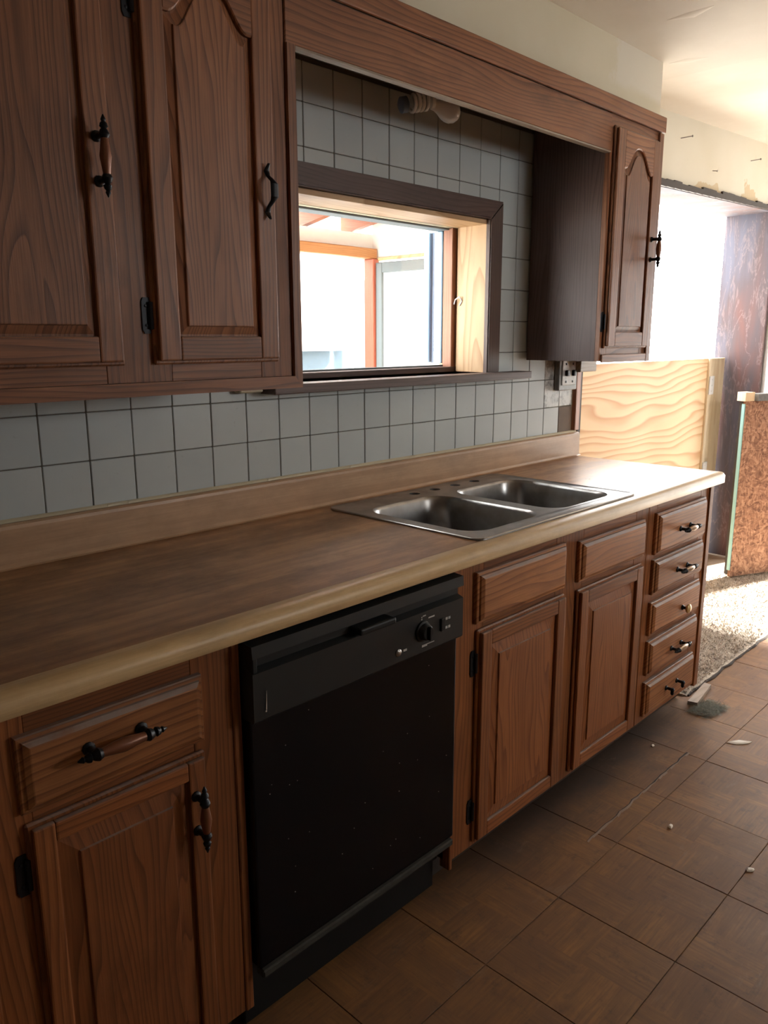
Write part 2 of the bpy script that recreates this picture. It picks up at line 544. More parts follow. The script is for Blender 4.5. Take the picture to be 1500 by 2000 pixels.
M['tile'] = mat_tile()
M['tile_dirty'] = mat_tile_dirty()
M['counter_top'] = mat_counter('worn_laminate', (0.47, 0.245, 0.098), (0.225, 0.098, 0.034), streak=0.7, grime=0.8, rough=0.30)
M['counter_edge'] = mat_counter('worn_lit_laminate_edge', (0.66, 0.475, 0.255), (0.47, 0.305, 0.145), 0.45, 0.4)  # paler than the top: wear, plus light on the nose put into the colour
M['backsplash'] = mat_counter('laminate_splash', (0.51, 0.33, 0.20), (0.36, 0.205, 0.112), 0.5, 0.4)
M['steel'] = mat_steel()
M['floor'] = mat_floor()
M['ply'] = mat_ply()
M['osb'] = mat_osb()
M['weathered'] = mat_weathered()
M['drywall'] = mat_drywall()
M['soffit'] = mat_soffit()
M['ceiling'] = mat_ceiling()
M['carpet'] = mat_carpet()
M['glass'] = mat_glass()


# ------------------------------------------------------------------ mesh helpers (world coordinates)
def tag(o, label=None, cat=None, group=None, kind=None):
    if label:
        o['label'] = label
    if cat:
        o['category'] = cat
    if group:
        o['group'] = group
    if kind:
        o['kind'] = kind
    return o


def origin_of(p):
    v = Vector((0, 0, 0))
    while p is not None:
        v += p.location
        p = p.parent
    return v


def thing(name, loc, label=None, cat=None, group=None, kind=None):
    o = bpy.data.objects.new(name, None)
    o.empty_display_size = 0.05
    COL.objects.link(o)
    o.location = loc
    return tag(o, label, cat, group, kind)


def link_mesh(name, me, mats, parent=None, loc=None):
    if not isinstance(mats, (list, tuple)):
        mats = [mats]
    for mt in mats:
        me.materials.append(M[mt] if isinstance(mt, str) else mt)
    o = bpy.data.objects.new(name, me)
    COL.objects.link(o)
    if parent is not None:
        o.parent = parent
    return o


def obj(name, bm, mats, parent=None, origin=None, smooth=False):
    """bm is in world coordinates; the object's origin goes to `origin` (its parent's origin by default)."""
    base = origin_of(parent)
    if origin is None:
        org = base.copy()
        if parent is None and bm.verts:
            xs = [v.co for v in bm.verts]
            org = Vector(((min(c.x for c in xs) + max(c.x for c in xs)) / 2,
                          (min(c.y for c in xs) + max(c.y for c in xs)) / 2, min(c.z for c in xs)))
    else:
        org = Vector(origin)
    bmesh.ops.recalc_face_normals(bm, faces=bm.faces)
    for v in bm.verts:
        v.co -= org
    me = bpy.data.meshes.new(name)
    bm.to_mesh(me)
    bm.free()
    if smooth:
        for p in me.polygons:
            p.use_smooth = True
        try:
            me.set_sharp_from_angle(angle=math.radians(38))
        except Exception:
            pass
    o = link_mesh(name, me, mats, parent)
    o.location = org - base
    return o


def merge(bm, other):
    me = bpy.data.meshes.new('tmp')
    other.to_mesh(me)
    other.free()
    bm.from_mesh(me)
    bpy.data.meshes.remove(me)
    return bm


def box(x0, x1, y0, y1, z0, z1, bev=0.0, seg=1, bm=None, mi=0):
    b = bmesh.new()
    bmesh.ops.create_cube(b, size=1.0)
    for v in b.verts:
        v.co.x = x0 if v.co.x < 0 else x1
        v.co.y = y0 if v.co.y < 0 else y1
        v.co.z = z0 if v.co.z < 0 else z1
    if bev:
        bmesh.ops.bevel(b, geom=list(b.edges), offset=bev, segments=seg, affect='EDGES', profile=0.6)
    for f in b.faces:
        f.material_index = mi
    if bm is None:
        return b
    return merge(bm, b)


def hexa(pts, bm=None):
    """8 corners: bottom loop of four, top loop of four."""
    b = bm or bmesh.new()
    v = [b.verts.new(p) for p in pts]
    for q in ((0, 3, 2, 1), (4, 5, 6, 7), (0, 1, 5, 4), (1, 2, 6, 5), (2, 3, 7, 6), (3, 0, 4, 7)):
        b.faces.new([v[i] for i in q])
    return b


def loops(bm, rings, cap0=True, cap1=True, mi=0):
    """Skin a list of closed rings with the same number of points."""
    rv = [[bm.verts.new(p) for p in r] for r in rings]
    n = len(rv[0])
    for a, b in zip(rv[:-1], rv[1:]):
        for i in range(n):
            f = bm.faces.new((a[i], a[(i + 1) % n], b[(i + 1) % n], b[i]))
            f.material_index = mi
    if cap0:
        bm.faces.new(rv[0][::-1]).material_index = mi
    if cap1:
        bm.faces.new(rv[-1]).material_index = mi
    return rv


def frame_of(d):
    d = Vector(d).normalized()
    a = Vector((0, 0, 1)) if abs(d.z) < 0.9 else Vector((1, 0, 0))
    s = d.cross(a).normalized()
    return d, s, s.cross(d).normalized()


def lathe(bm, base, d, prof, n=12, mi=0):
    """prof: (distance along d, radius)"""
    d, s, u = frame_of(d)
    base = Vector(base)
    rings = []
    for t, r in prof:
        rings.append([base + d * t + (s * math.cos(2 * math.pi * k / n) + u * math.sin(2 * math.pi * k / n)) * max(r, 1e-4)
                      for k in range(n)])
    loops(bm, rings, mi=mi)
    return bm


def tube(bm, pts, rad, n=8, mi=0):
    pts = [Vector(p) for p in pts]
    rings = []
    s = None
    for i, p in enumerate(pts):
        d = (pts[min(i + 1, len(pts) - 1)] - pts[max(i - 1, 0)]).normalized()
        if s is None:
            _, s, _ = frame_of(d)
        s = (s - d * s.dot(d)).normalized()
        u = d.cross(s)
        r = rad[i] if isinstance(rad, (list, tuple)) else rad
        rr = r if isinstance(r, tuple) else (r, r)
        rings.append([p + s * math.cos(2 * math.pi * k / n) * rr[0] + u * math.sin(2 * math.pi * k / n) * rr[1] for k in range(n)])
    loops(bm, rings, mi=mi)
    return bm


def rrect(x0, x1, y0, y1, r, z, n=6):
    pts = []
    for cx, cy_, a0 in ((x1 - r, y1 - r, 0), (x0 + r, y1 - r, 90), (x0 + r, y0 + r, 180), (x1 - r, y0 + r, 270)):
        for k in range(n + 1):
            a = math.radians(a0 + 90 * k / n)
            pts.append(Vector((cx + r * math.cos(a), cy_ + r * math.sin(a), z)))
    return pts


# ------------------------------------------------------------------ the setting
XO0, XO1 = 2.275, 4.335           # the wide opening in the back wall
WX0, WX1, WZ0, WZ1 = 0.735, 1.592, 1.262, 1.772   # window opening
YW, TH = 0.008, 0.215            # wall face and its outer side


def head_z(x):
    return 2.066 + 0.030 * (x - 2.855)


def ceil_z(x):
    return 2.338 if x <= 2.3 else 2.338 + 0.052 * (x - 2.5) if x > 2.5 else 2.338


bm = box(-2.45, WX0, YW, TH, 0, 2.42)
box(WX0, WX1, YW, TH, 0, WZ0, bm=bm)
box(WX0, WX1, YW, TH, WZ1, 2.42, bm=bm)
box(WX1, XO0, YW, TH, 0, 2.42, bm=bm)
hexa([(XO0, YW, head_z(XO0)), (XO1, YW, head_z(XO1)), (XO1, TH + 0.07, head_z(XO1)), (XO0, TH + 0.07, head_z(XO0)),
      (XO0, YW, 2.55), (XO1, YW, 2.55), (XO1, TH + 0.07, 2.55), (XO0, TH + 0.07, 2.55)], bm)
box(XO1 + 0.03, 5.6, YW, TH, 0, 2.55, bm=bm)
wall_back = obj('wall_back', bm, 'drywall', None, (0, 0, 0))
tag(wall_back, kind='structure')

# subfloor and vinyl tiles
GX, GY, GS = 0.545, -0.827, 0.3048
YCARPET = -0.574
bm = box(-2.45, 5.6, -3.7, TH, -0.08, -0.0035)
floor = tag(obj('floor', bm, 'floor', None, (0, 0, 0)), kind='structure')


def floor_tile_mesh(w, d):
    b = box(-w / 2 + 0.0008, w / 2 - 0.0008, -d / 2 + 0.0008, d / 2 - 0.0008, -0.0035, 0.0, 0.0009)
    me = bpy.data.meshes.new('floor_tile')
    b.to_mesh(me)
    b.free()
    me.materials.append(M['floor'])
    return me


tile_me = {}
for i in range(-8, 15):
    for j in range(-1, 8):
        x0, x1 = GX + GS * i, GX + GS * (i + 1)
        y1, y0 = GY - GS * j, GY - GS * (j + 1)
        if j == -1:
            if x1 <= 2.15:
                y1 = -0.53
            elif x0 >= 2.1:
                y1 = YCARPET
            else:
                y1 = -0.56
        key = (round(x1 - x0, 3), round(y1 - y0, 3))
        if key not in tile_me:
            tile_me[key] = floor_tile_mesh(*key)
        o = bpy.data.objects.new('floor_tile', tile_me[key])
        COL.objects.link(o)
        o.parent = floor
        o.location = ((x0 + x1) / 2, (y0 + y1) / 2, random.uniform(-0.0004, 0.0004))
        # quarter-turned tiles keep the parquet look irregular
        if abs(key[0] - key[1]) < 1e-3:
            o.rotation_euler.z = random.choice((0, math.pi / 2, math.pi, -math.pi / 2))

# torn seam in the vinyl
rs = random.Random(3)
bm = bmesh.new()
bm2 = bmesh.new()
xs = [1.10 + k * 0.028 for k in range(25)]
pu = [Vector((x, -0.762 + rs.uniform(-0.003, 0.003), 0.0012)) for x in xs]
wd = [0.001 + 0.006 * (0.2 + 0.8 * (k / 24)) * rs.uniform(0.4, 1.2) for k in range(25)]
for k in range(24):
    a, b = pu[k], pu[k + 1]
    bm.faces.new([bm.verts.new(p) for p in (a, b, b + Vector((0, wd[k + 1], 0)), a + Vector((0, wd[k], 0)))])
    e = 0.006 * rs.uniform(0.1, 1.2)
    bm2.faces.new([bm2.verts.new(p) for p in (a + Vector((0, -e, -0.0008)), b + Vector((0, -e * 0.8, -0.0008)), b + Vector((0, 0, 0.0016)), a + Vector((0, 0, 0.0016)))])
obj('torn_seam', bm, 'tear_dark', floor)
obj('torn_edge', bm2, 'tear_light', floor)

# ceiling (rises a little towards the far room)
bm = bmesh.new()
for (xa, xb) in ((-2.45, 2.4), (2.4, 5.6)):
    za, zb = (2.338, 2.338) if xa < 0 else (2.338, 2.338 + 0.052 * (5.6 - 2.4) * 0.9)
    hexa([(xa, -3.7, za), (xb, -3.7, zb), (xb, TH + .07, zb), (xa, TH + .07, za),
          (xa, -3.7, 2.7), (xb, -3.7, 2.7), (xb, TH + .07, 2.7), (xa, TH + .07, 2.7)], bm)
ceiling = tag(obj('ceiling', bm, 'ceiling', None, (0, 0, 0)), kind='structure')
for pts in ([(1.85, -0.47), (1.86, -0.54), (1.84, -0.62)], [(2.235, -0.30), (2.25, -0.36), (2.27, -0.43)]):
    bm = tube(bmesh.new(), [(x, y, 2.338) for x, y in pts], [(0.003, 0.0006), (0.025, 0.0016), (0.003, 0.0006)], 8)
    obj('seam_ridge', bm, 'ceiling', ceiling, smooth=True)

# other walls of the room (behind and beside the camera)
bm = box(-2.6, -2.45, -3.7, TH, 0, 2.7)
tag(obj('wall_left', bm, 'room_paint', None, (0, 0, 0)), kind='structure')
bm = box(-2.6, 2.05, -3.85, -3.7, 0, 2.7)
box(3.35, 5.75, -3.85, -3.7, 0, 2.7, bm=bm)
box(2.05, 3.35, -3.85, -3.7, 0, 1.46, bm=bm)  # gap above this is an added, unseen window opening for fill light
box(2.05, 3.35, -3.85, -3.7, 2.1, 2.7, bm=bm)
tag(obj('wall_front', bm, 'room_paint', None, (0, 0, 0)), kind='structure')
bm = box(5.6, 5.75, -3.7, -1.56, 0, 2.7)
box(5.6, 5.75, -0.2, TH, 0, 2.7, bm=bm)
box(5.6, 5.75, -1.56, -0.2, 2.02, 2.7, bm=bm)
tag(obj('wall_right', bm, 'room_paint', None, (0, 0, 0)), kind='structure')

# soffit above the wall cabinets
bm = box(-0.35, 2.215, -0.29, YW, 2.15, 2.345, 0.004)
tag(obj('wall_soffit', bm, 'soffit', None, (0, 0, 0)), kind='structure')

# ground outside
bm = box(-12, 16, TH + 0.3, 22, -0.30, -0.12)
box(5.9, 16, -14, TH + 0.3, -0.30, -0.12, bm=bm)
box(-12, 5.9, -14, -3.9, -0.30, -0.12, bm=bm)
tag(obj('ground', bm, 'ground', None, (0, 0, 0)), kind='structure')

# ------------------------------------------------------------------ wall tiles
TS = 0.110
bm = box(-1.0, 2.192, 0.0022, YW, 0.985, 1.25)
box(-1.0, WX0 - 0.03, 0.0022, YW, 1.25, 1.33, bm=bm)
box(WX1 + 0.03, 2.192, 0.0022, YW, 1.25, 1.33, bm=bm)
box(0.40, WX0 - 0.03, 0.0022, YW, 1.33, 2.10, bm=bm)
box(WX0 - 0.03, WX1 + 0.03, 0.0022, YW, 1.80, 2.10, bm=bm)
box(WX1 + 0.03, 1.90, 0.0022, YW, 1.33, 2.10, bm=bm)
obj('grout_bed', bm, 'grout', wall_back)
bm = box(2.093, 2.19, 0.0, 0.0022, 1.0, 1.106)
obj('bare_patch', bm, 'bare_board', wall_back)

hole = (WX0 - 0.03, WX1 + 0.03, 1.25, 1.80)      # tiles stop behind the casing
shared_tile = None


def make_tile(x0, x1, z0, z1, mat):
    global shared_tile
    g = 0.0011
    full = abs(x1 - x0 - TS) < 1e-4 and abs(z1 - z0 - TS) < 1e-4 and mat == 'tile'
    if x1 - x0 < 0.012 or z1 - z0 < 0.012:
        return
    if full and shared_tile is not None:
        me = shared_tile
    else:
        b = box(-(x1 - x0) / 2 + g, (x1 - x0) / 2 - g, 0, 0.0065, -(z1 - z0) / 2 + g, (z1 - z0) / 2 - g, 0.0016, 1)
        me = bpy.data.meshes.new('wall_tile')
        b.to_mesh(me)
        b.free()
        me.materials.append(M[mat])
        if full:
            shared_tile = me
    o = bpy.data.objects.new('wall_tile', me)
    COL.objects.link(o)
    o.parent = wall_back
    o.location = ((x0 + x1) / 2, 0.0 + random.uniform(-0.0004, 0.0004), (z0 + z1) / 2)
    o.rotation_euler = (random.uniform(-.003, .003), 0, random.uniform(-.003, .003))


for k in range(-9, 20):
    for j in range(0, 10):
        x0, x1, z0, z1 = k * TS, (k + 1) * TS, 1.0 + j * TS, 1.0 + (j + 1) * TS
        if k == 19:
            x1 = 2.188
        z1 = min(z1, 2.09)
        if j >= 3 and (x1 < 0.42 or x0 > 1.86):
            continue                       # hidden behind the wall cabinets
        if k == 19 and j == 0:
            continue                       # the missing tile
        if j >= 3 and z0 > 2.09:
            continue
        hx0, hx1, hz0, hz1 = hole
        mat = 'tile_dirty' if (k >= 18 and j >= 1 and x0 > 1.95) else 'tile'
        if x1 <= hx0 or x0 >= hx1 or z1 <= hz0 or z0 >= hz1:
            make_tile(x0, x1, z0, z1, mat)
        else:
            sz0, sz1 = max(z0, hz0), min(z1, hz1)
            if x0 < hx0:
                make_tile(x0, hx0, sz0, sz1, mat)
            if x1 > hx1:
                make_tile(hx1, x1, sz0, sz1, mat)
            if z0 < hz0:
                make_tile(x0, x1, z0, hz0, mat)
            if z1 > hz1:
                make_tile(x0, x1, hz1, z1, mat)

# ------------------------------------------------------------------ window over the sink
win = thing('window_1', (1.16, 0, 1.24), kind='structure')
CO0, CO1, CT = 0.655, 1.652, 1.838
ci0, ci1, ct = 0.732, 1.580, 1.776


def casing(pts):
    b = bmesh.new()
    lo = [Vector((x, 0.0, z)) for x, z in pts]
    hi = [Vector((x, -0.019, z)) for x, z in pts]
    loops(b, [lo, hi])
    bmesh.ops.bevel(b, geom=[e for e in b.edges if all(v.co.y < -0.01 for v in e.verts)], offset=0.004, segments=2, affect='EDGES')
    return b


obj('casing', casing([(CO0, CT), (CO1, CT), (ci1, ct), (ci0, ct)]), 'casing', win)
obj('casing', casing([(ci1, ct), (CO1, CT), (CO1, 1.262), (ci1, 1.262)]), 'casing_v', win)
obj('casing', casing([(CO0, CT), (ci0, ct), (ci0, 1.262), (CO0, 1.262)]), 'casing_v', win)
obj('sill', box(0.600, 1.795, -0.062, 0.13, 1.236, 1.262, 0.003, 2), 'casing', win)
obj('jamb', box(WX1 - 0.012, WX1, -0.001, 0.125, 1.262, WZ1, 0.001), 'pine', win)
obj('jamb', box(WX0, WX0 + 0.012, -0.001, 0.125, 1.262, WZ1, 0.001), 'pine', win)
obj('jamb', box(WX0, WX1, -0.001, 0.125, WZ1 - 0.012, WZ1 + 0.003, 0.001), 'pine_x', win)
for xa, xb in ((WX1 - 0.030, WX1 - 0.001), (WX0 + 0.001, WX0 + 0.030)):
    obj('stop', box(xa, xb, 0.133, 0.175, 1.262, WZ1 - 0.012, 0.002), 'redwood', win)
obj('window_frame', box(WX0, WX1, 0.130, 0.200, 1.262, 1.280, 0.002), 'casing', win)
obj('window_track', box(WX0, WX1, 0.150, 0.205, WZ1 - 0.019, WZ1 - 0.012, 0.001), 'grey_frame', win)
obj('track', box(WX0, WX1, 0.172, 0.186, 1.280, 1.286, 0.001), 'grey_frame', win)
obj('storm_frame_or_groove_shade', box(WX1 - 0.030, WX1 - 0.004, 0.180, 0.214, 1.292, WZ1 - 0.019, 0.003), 'blue_frame', win)
obj('storm_frame_or_groove_shade', box(WX1 - 0.022, WX1 - 0.004, 0.216, 0.234, 1.292, WZ1 - 0.019, 0.001), 'groove_shade', win)  # recessed strip, coloured dark for the shadow between the two frames
obj('storm_frame_or_groove_shade', box(WX1 - 0.036, WX1 - 0.004, 0.236, 0.262, 1.292, WZ1 - 0.019, 0.003), 'blue_frame', win)
obj('pane', box(WX0, WX1 - 0.05, 0.196, 0.199, 1.286, WZ1 - 0.019), 'glass', win)
bm = tube(bmesh.new(), [(WX1 - 0.020, 0.13, 1.50), (WX1 - 0.026, 0.12, 1.515), (WX1 - 0.022, 0.105, 1.525), (WX1 - 0.014, 0.10, 1.510), (WX1 - 0.014, 0.11, 1.495)], 0.0025, 6)
obj('latch', bm, 'white_paint', win, smooth=True)

# ------------------------------------------------------------------ porch behind the window
PY, PX = 1.80, 2.84
bm = box(0.2, PX + 0.12, PY, PY + 0.10, 1.905, 1.99)
box(0.2, 1.35, PY, PY + 0.10, -0.1, 1.905, bm=bm)
tag(obj('wall_porch_back', bm, 'porch_white', None, (0, 0, 0)), kind='structure')
bm = box(PX, PX + 0.12, 0.62, PY, 1.845, 2.3)
box(PX, PX + 0.12, 1.745, PY, -0.1, 1.845, bm=bm)
tag(obj('wall_porch_right', bm, 'porch_white', None, (0, 0, 0)), kind='structure')
bm = box(0.2, PX - 0.01, PY - 0.05, PY + 0.05, 1.846, 1.904, 0.004)
tag(obj('porch_beam', bm, 'beam', None), 'orange brown wooden beam across the porch, seen through the window', 'beam')
bm = box(2.785, 2.832, PY - 0.06, PY + 0.02, -0.12, 1.845, 0.004)
tag(obj('porch_post', bm, 'red_post', None), 'slim red wooden post in the porch, seen through the window', 'post')
bm = box(PX - 0.02, PX - 0.001, 0.9, PY - 0.06, 1.835, 1.852, 0.002)
tag(obj('trim_1', bm, 'pine_x', None, (0, 0, 0)), kind='structure')
for i, x in enumerate((1.55, 1.95, 2.35, 2.72)):
    b = hexa([(x, 0.30, 2.28), (x + 0.045, 0.30, 2.28), (x + 0.045, PY + 0.15, 1.99), (x, PY + 0.15, 1.99),
              (x, 0.30, 2.39), (x + 0.045, 0.30, 2.39), (x + 0.045, PY + 0.15, 2.10), (x, PY + 0.15, 2.10)])
    names = ('leftmost', 'second', 'third', 'rightmost')
    tag(obj('rafter', b, 'rafter', None), '%s orange sloping porch rafter seen at the top of the window' % names[i], 'rafter', 'porch rafters')
pd = thing('door_1', (PX - 0.02, 1.35, -0.1), kind='structure')
obj('door_frame', box(PX - 0.035, PX, 1.690, 1.742, -0.1, 1.822, 0.004), 'grey_frame', pd)
obj('door_frame', box(PX - 0.035, PX, 0.62, 0.70, -0.1, 1.822, 0.004), 'grey_frame', pd)
obj('door_frame', box(PX - 0.035, PX, 0.70, 1.690, 1.762, 1.822, 0.004), 'grey_frame', pd)
obj('door_panel', box(PX - 0.02, PX, 0.70, 1.690, -0.1, 1.762), 'white_paint', pd)
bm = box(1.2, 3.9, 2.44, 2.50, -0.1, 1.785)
tag(obj('wall_yard_shade', bm, 'blue_shade', None, (0, 0, 0)), kind='structure')  # shadow on the white exterior, painted as a blue wall
bm = box(2.2, 3.172, 2.39, 2.41, 1.298, 2.3, 0.003)  # white sheet shaped as the patch of light inside the blue shade
tag(obj('sunlit_patch_sheet', bm, 'white_paint', None), 'large white sheet standing in for the sunlit patch on the shaded wall outside the window', 'sheet')
bm = box(3.235, 3.252, 2.40, 2.42, -0.1, 1.77, 0.002)
tag(obj('white_pole', bm, 'white_paint', None), 'thin white pole in front of the wall painted as blue shade outside the window', 'pole')
b = hexa([(0.2, 0.95, 2.280), (PX + 0.1, 0.95, 2.280), (PX + 0.1, PY + 0.15, 2.104), (0.2, PY + 0.15, 2.104),
          (0.2, 0.95, 2.300), (PX + 0.1, 0.95, 2.300), (PX + 0.1, PY + 0.15, 2.124), (0.2, PY + 0.15, 2.124)])
tag(obj('roof_boards', b, 'rafter', None), 'brown roof boards above the porch rafters seen through the window', 'roof')

# ------------------------------------------------------------------ wide opening, half doors, OSB panel
op = thing('door_2', (3.3, 0.1, 0), kind='structure')
obj('jamb', box(XO1, XO1 + 0.03, 0.0, TH + 0.07, 0, head_z(XO1), 0.002), 'weathered', op)
b = hexa([(XO0, 0.012, head_z(XO0) - 0.022), (XO1, 0.012, head_z(XO1) - 0.022), (XO1, TH + 0.07, head_z(XO1) - 0.022), (XO0, TH + 0.07, head_z(XO0) - 0.022),
          (XO0, 0.012, head_z(XO0)), (XO1, 0.012, head_z(XO1)), (XO1, TH + 0.07, head_z(XO1)), (XO0, TH + 0.07, head_z(XO0))])
obj('head_board', b, 'weathered', op)
b = bmesh.new()
rs = random.Random(11)
n = 26
for k in range(n):
    xa = XO0 + (XO1 - XO0) * k / n
    xb = XO0 + (XO1 - XO0) * (k + 1) / n
    h = rs.uniform(0.004, 0.016)
    za = head_z((xa + xb) / 2)
    hexa([(xa, -0.004, za - 0.020), (xb, -0.004, za - 0.020), (xb, YW, za - 0.020), (xa, YW, za - 0.020),
          (xa, -0.004, za + h), (xb, -0.004, za + h), (xb, YW, za + h), (xa, YW, za + h)], b)
obj('broken_edge', b, 'toe', op)
obj('threshold', box(XO0, XO1, 0.009, TH + 0.06, -0.003, 0.012, 0.002), 'strip_wood', op)
obj('stud', box(2.206, 2.240, -0.010, 0.09, 1.005, 1.246, 0.002), 'pink_stud', op)
obj('stud', box(2.244, 2.268, 0.0, 0.20, 0.905, 2.06, 0.002), 'toe', op)

bm = box(2.160, 2.288, -0.050, -0.012, 1.246, 1.296, 0.003)
tag(obj('wood_block', bm, 'strip_wood', None), 'small raw wood block under the end of the right wall cabinet', 'block')

pg = thing('plywood_gate', (3.2, 0.24, 0), 'low half gate of pine plywood closing the bottom of the wide opening', 'gate')
obj('panel', box(2.285, 4.075, 0.215, 0.233, 0.03, 1.258, 0.001), 'ply', pg)
st = obj('gate_stile', box(4.078, 4.305, 0.205, 0.245, 0.0, 1.260, 0.003), 'pine_pale', pg)
for zz in (1.10, 0.58):
    b = box(4.085, 4.150, 0.198, 0.2048, zz - 0.055, zz + 0.055, 0.002)
    for dz in (-0.035, 0, 0.035):
        lathe(b, (4.118, 0.199, zz + dz), (0, -1, 0), [(0, 0.006), (0.002, 0.006), (0.003, 0.003)], 8)
    obj('hinge', b, 'white_paint', st)

# OSB panel standing half open in front of the far jamb
A = Vector((3.845, -0.098, 0.0))
dv = Vector((0.905, -0.425, 0)).normalized()
nv = Vector((-dv.y, dv.x, 0))          # away from the camera


def slab(s0, s1, t0, t1, z0, z1):
    P = lambda s, t, z: A + dv * s + nv * t + Vector((0, 0, z))
    return hexa([P(s0, t0, z0), P(s1, t0, z0), P(s1, t1, z0), P(s0, t1, z0), P(s0, t0, z1), P(s1, t0, z1), P(s1, t1, z1), P(s0, t1, z1)])


og = thing('osb_panel', A + dv * 0.4, 'rough strand board half door with turquoise foam edge, standing at the right', 'panel')
obj('board', slab(0.012, 0.80, 0, 0.018, 0.022, 1.035), 'osb', og)
obj('foam_edge', slab(0.005, 0.0115, 0.002, 0.022, 0.06, 1.02), 'turquoise', og)
obj('core', slab(0.012, 0.80, 0.019, 0.045, 0.03, 1.03), 'hole', og)
obj('top_rail', slab(0.075, 0.80, -0.020, 0.050, 1.036, 1.075), 'steel_box', og)
obj('corner_block', slab(-0.005, 0.06, -0.010, 0.050, 1.036, 1.085), 'pine_pale', og)

# white framed window beside the opening, cut by the photo's right edge
w2 = thing('window_2', (4.9, 0, 1.13), kind='structure')
obj('window_frame', box(4.370, 4.425, -0.018, YW - 0.0005, 1.04, 2.0, 0.003), 'white_paint', w2)
obj('window_frame', box(4.425, 5.30, -0.018, YW - 0.0005, 1.12, 1.165, 0.003), 'white_paint', w2)
obj('window_frame', box(5.235, 5.30, -0.018, YW - 0.0005, 1.165, 2.0, 0.003), 'white_paint', w2)
obj('window_frame', box(4.425, 5.235, -0.018, YW - 0.0005, 1.94, 2.0, 0.003), 'white_paint', w2)
obj('pane', box(4.425, 5.235, -0.004, YW - 0.0005, 1.165, 1.94), 'grey_pane', w2)

# nails in the header
for x, z, dx, nm in ((3.04, 2.272, 0.055, 'bent nail in the cream plaster closest to the wall cabinet'),
                     (3.90, 2.300, 0.055, 'bent nail in the cream plaster at the right edge of the photo'),
                     (3.42, 2.185, 0.0, 'short nail stub low in the cream plaster above the opening')):
    b = bmesh.new()
    L = 0.055 if dx else 0.022
    d = Vector((0.75 if dx else 0.1, -0.65, 0.18 if dx else -0.1)).normalized()
    lathe(b, (x, YW, z), d, [(0, 0.0022), (L, 0.0022), (L, 0.005), (L + 0.0025, 0.005)], 8)
    tag(obj('nail', b, 'nail', None), nm, 'nail', 'nails in the plaster')

# carpet beyond the vinyl: slab plus matted fibres
cr = thing('carpet', (3.3, -0.2, 0), 'matted cream and grey carpet beyond the vinyl floor', 'carpet', None, 'stuff')
bm = box(2.19, 5.55, YCARPET + 0.002, 0.005, -0.0034, 0.006)
obj('carpet_base', bm, 'carpet', cr)
rs = random.Random(5)
V, F = [], []
for k in range(21000):
    x = 2.2 + 2.2 * rs.random() ** 1.35
    y = YCARPET + 0.012 + (-0.03 - YCARPET) * rs.random()
    a = rs.random() * 6.283
    L = rs.uniform(0.012, 0.034)
    w = 0.0016
    c, s = math.cos(a), math.sin(a)
    h = rs.uniform(0.004, 0.013)
    i = len(V)
    z = 0.006
    V += [(x - s * w, y + c * w, z), (x + s * w, y - c * w, z),
          (x + c * L * .5 + s * w, y + s * L * .5 - c * w, z + h), (x + c * L * .5 - s * w, y + s * L * .5 + c * w, z + h),
          (x + c * L, y + s * L, z + h * .3)]
    F += [(i, i + 1, i + 2, i + 3), (i + 3, i + 2, i + 4)]
ox, oy, oz = origin_of(cr)
me = bpy.data.meshes.new('pile')
me.from_pydata([(a - ox, b - oy, c - oz) for a, b, c in V], [], F)
o = link_mesh('pile', me, 'carpet', cr)
o['kind'] = 'stuff'

# dark ragged edge between vinyl and carpet
b = bmesh.new()
rs = random.Random(8)
pts = [(2.20 + 0.06 * k, YCARPET + rs.uniform(-0.006, 0.005), 0.003) for k in range(38)]
tube(b, pts, [(0.006 * rs.uniform(.5, 1.3), 0.004) for _ in pts], 6)
obj('carpet_seam', b, 'tear_dark', cr)

# ------------------------------------------------------------------ pulls, hinges, doors
YF, YU = -0.612, -0.307


def pull_bar(bm, c, axis, span=0.075, out=0.030, s=1.0):
    """Turned bar pull: two posts, iron ends with finials, a swelling grip. material 0 iron, 1 grip."""
    c = Vector(c)
    a = Vector((0, 0, 1)) if axis == 'z' else Vector((1, 0, 0))
    o_ = Vector((0, -1, 0))
    for sg in (-1, 1):
        base = c + a * (sg * span / 2)
        lathe(bm, base, o_, [(0, 0.0085 * s), (0.003, 0.0085 * s), (0.006, 0.0050 * s), (out * .6, 0.0045 * s), (out + 0.004, 0.006 * s)], 10, 0)
        e = base + o_ * out
        lathe(bm, e - a * sg * 0.008, a * sg, [(0, 0.0062 * s), (0.006, 0.0085 * s), (0.013, 0.0062 * s), (0.016, 0.0040 * s),
                                               (0.019, 0.0066 * s), (0.024, 0.0055 * s), (0.027, 0.003 * s), (0.030, 0.0042 * s), (0.038, 0.0012)], 10, 0)
    g0 = c - a * (span / 2 - 0.007) + o_ * out
    L = span - 0.014
    lathe(bm, g0, a, [(0, 0.0055 * s), (L * .2, 0.0070 * s), (L * .5, 0.0092 * s), (L * .8, 0.0070 * s), (L, 0.0055 * s)], 12, 1)
    return bm


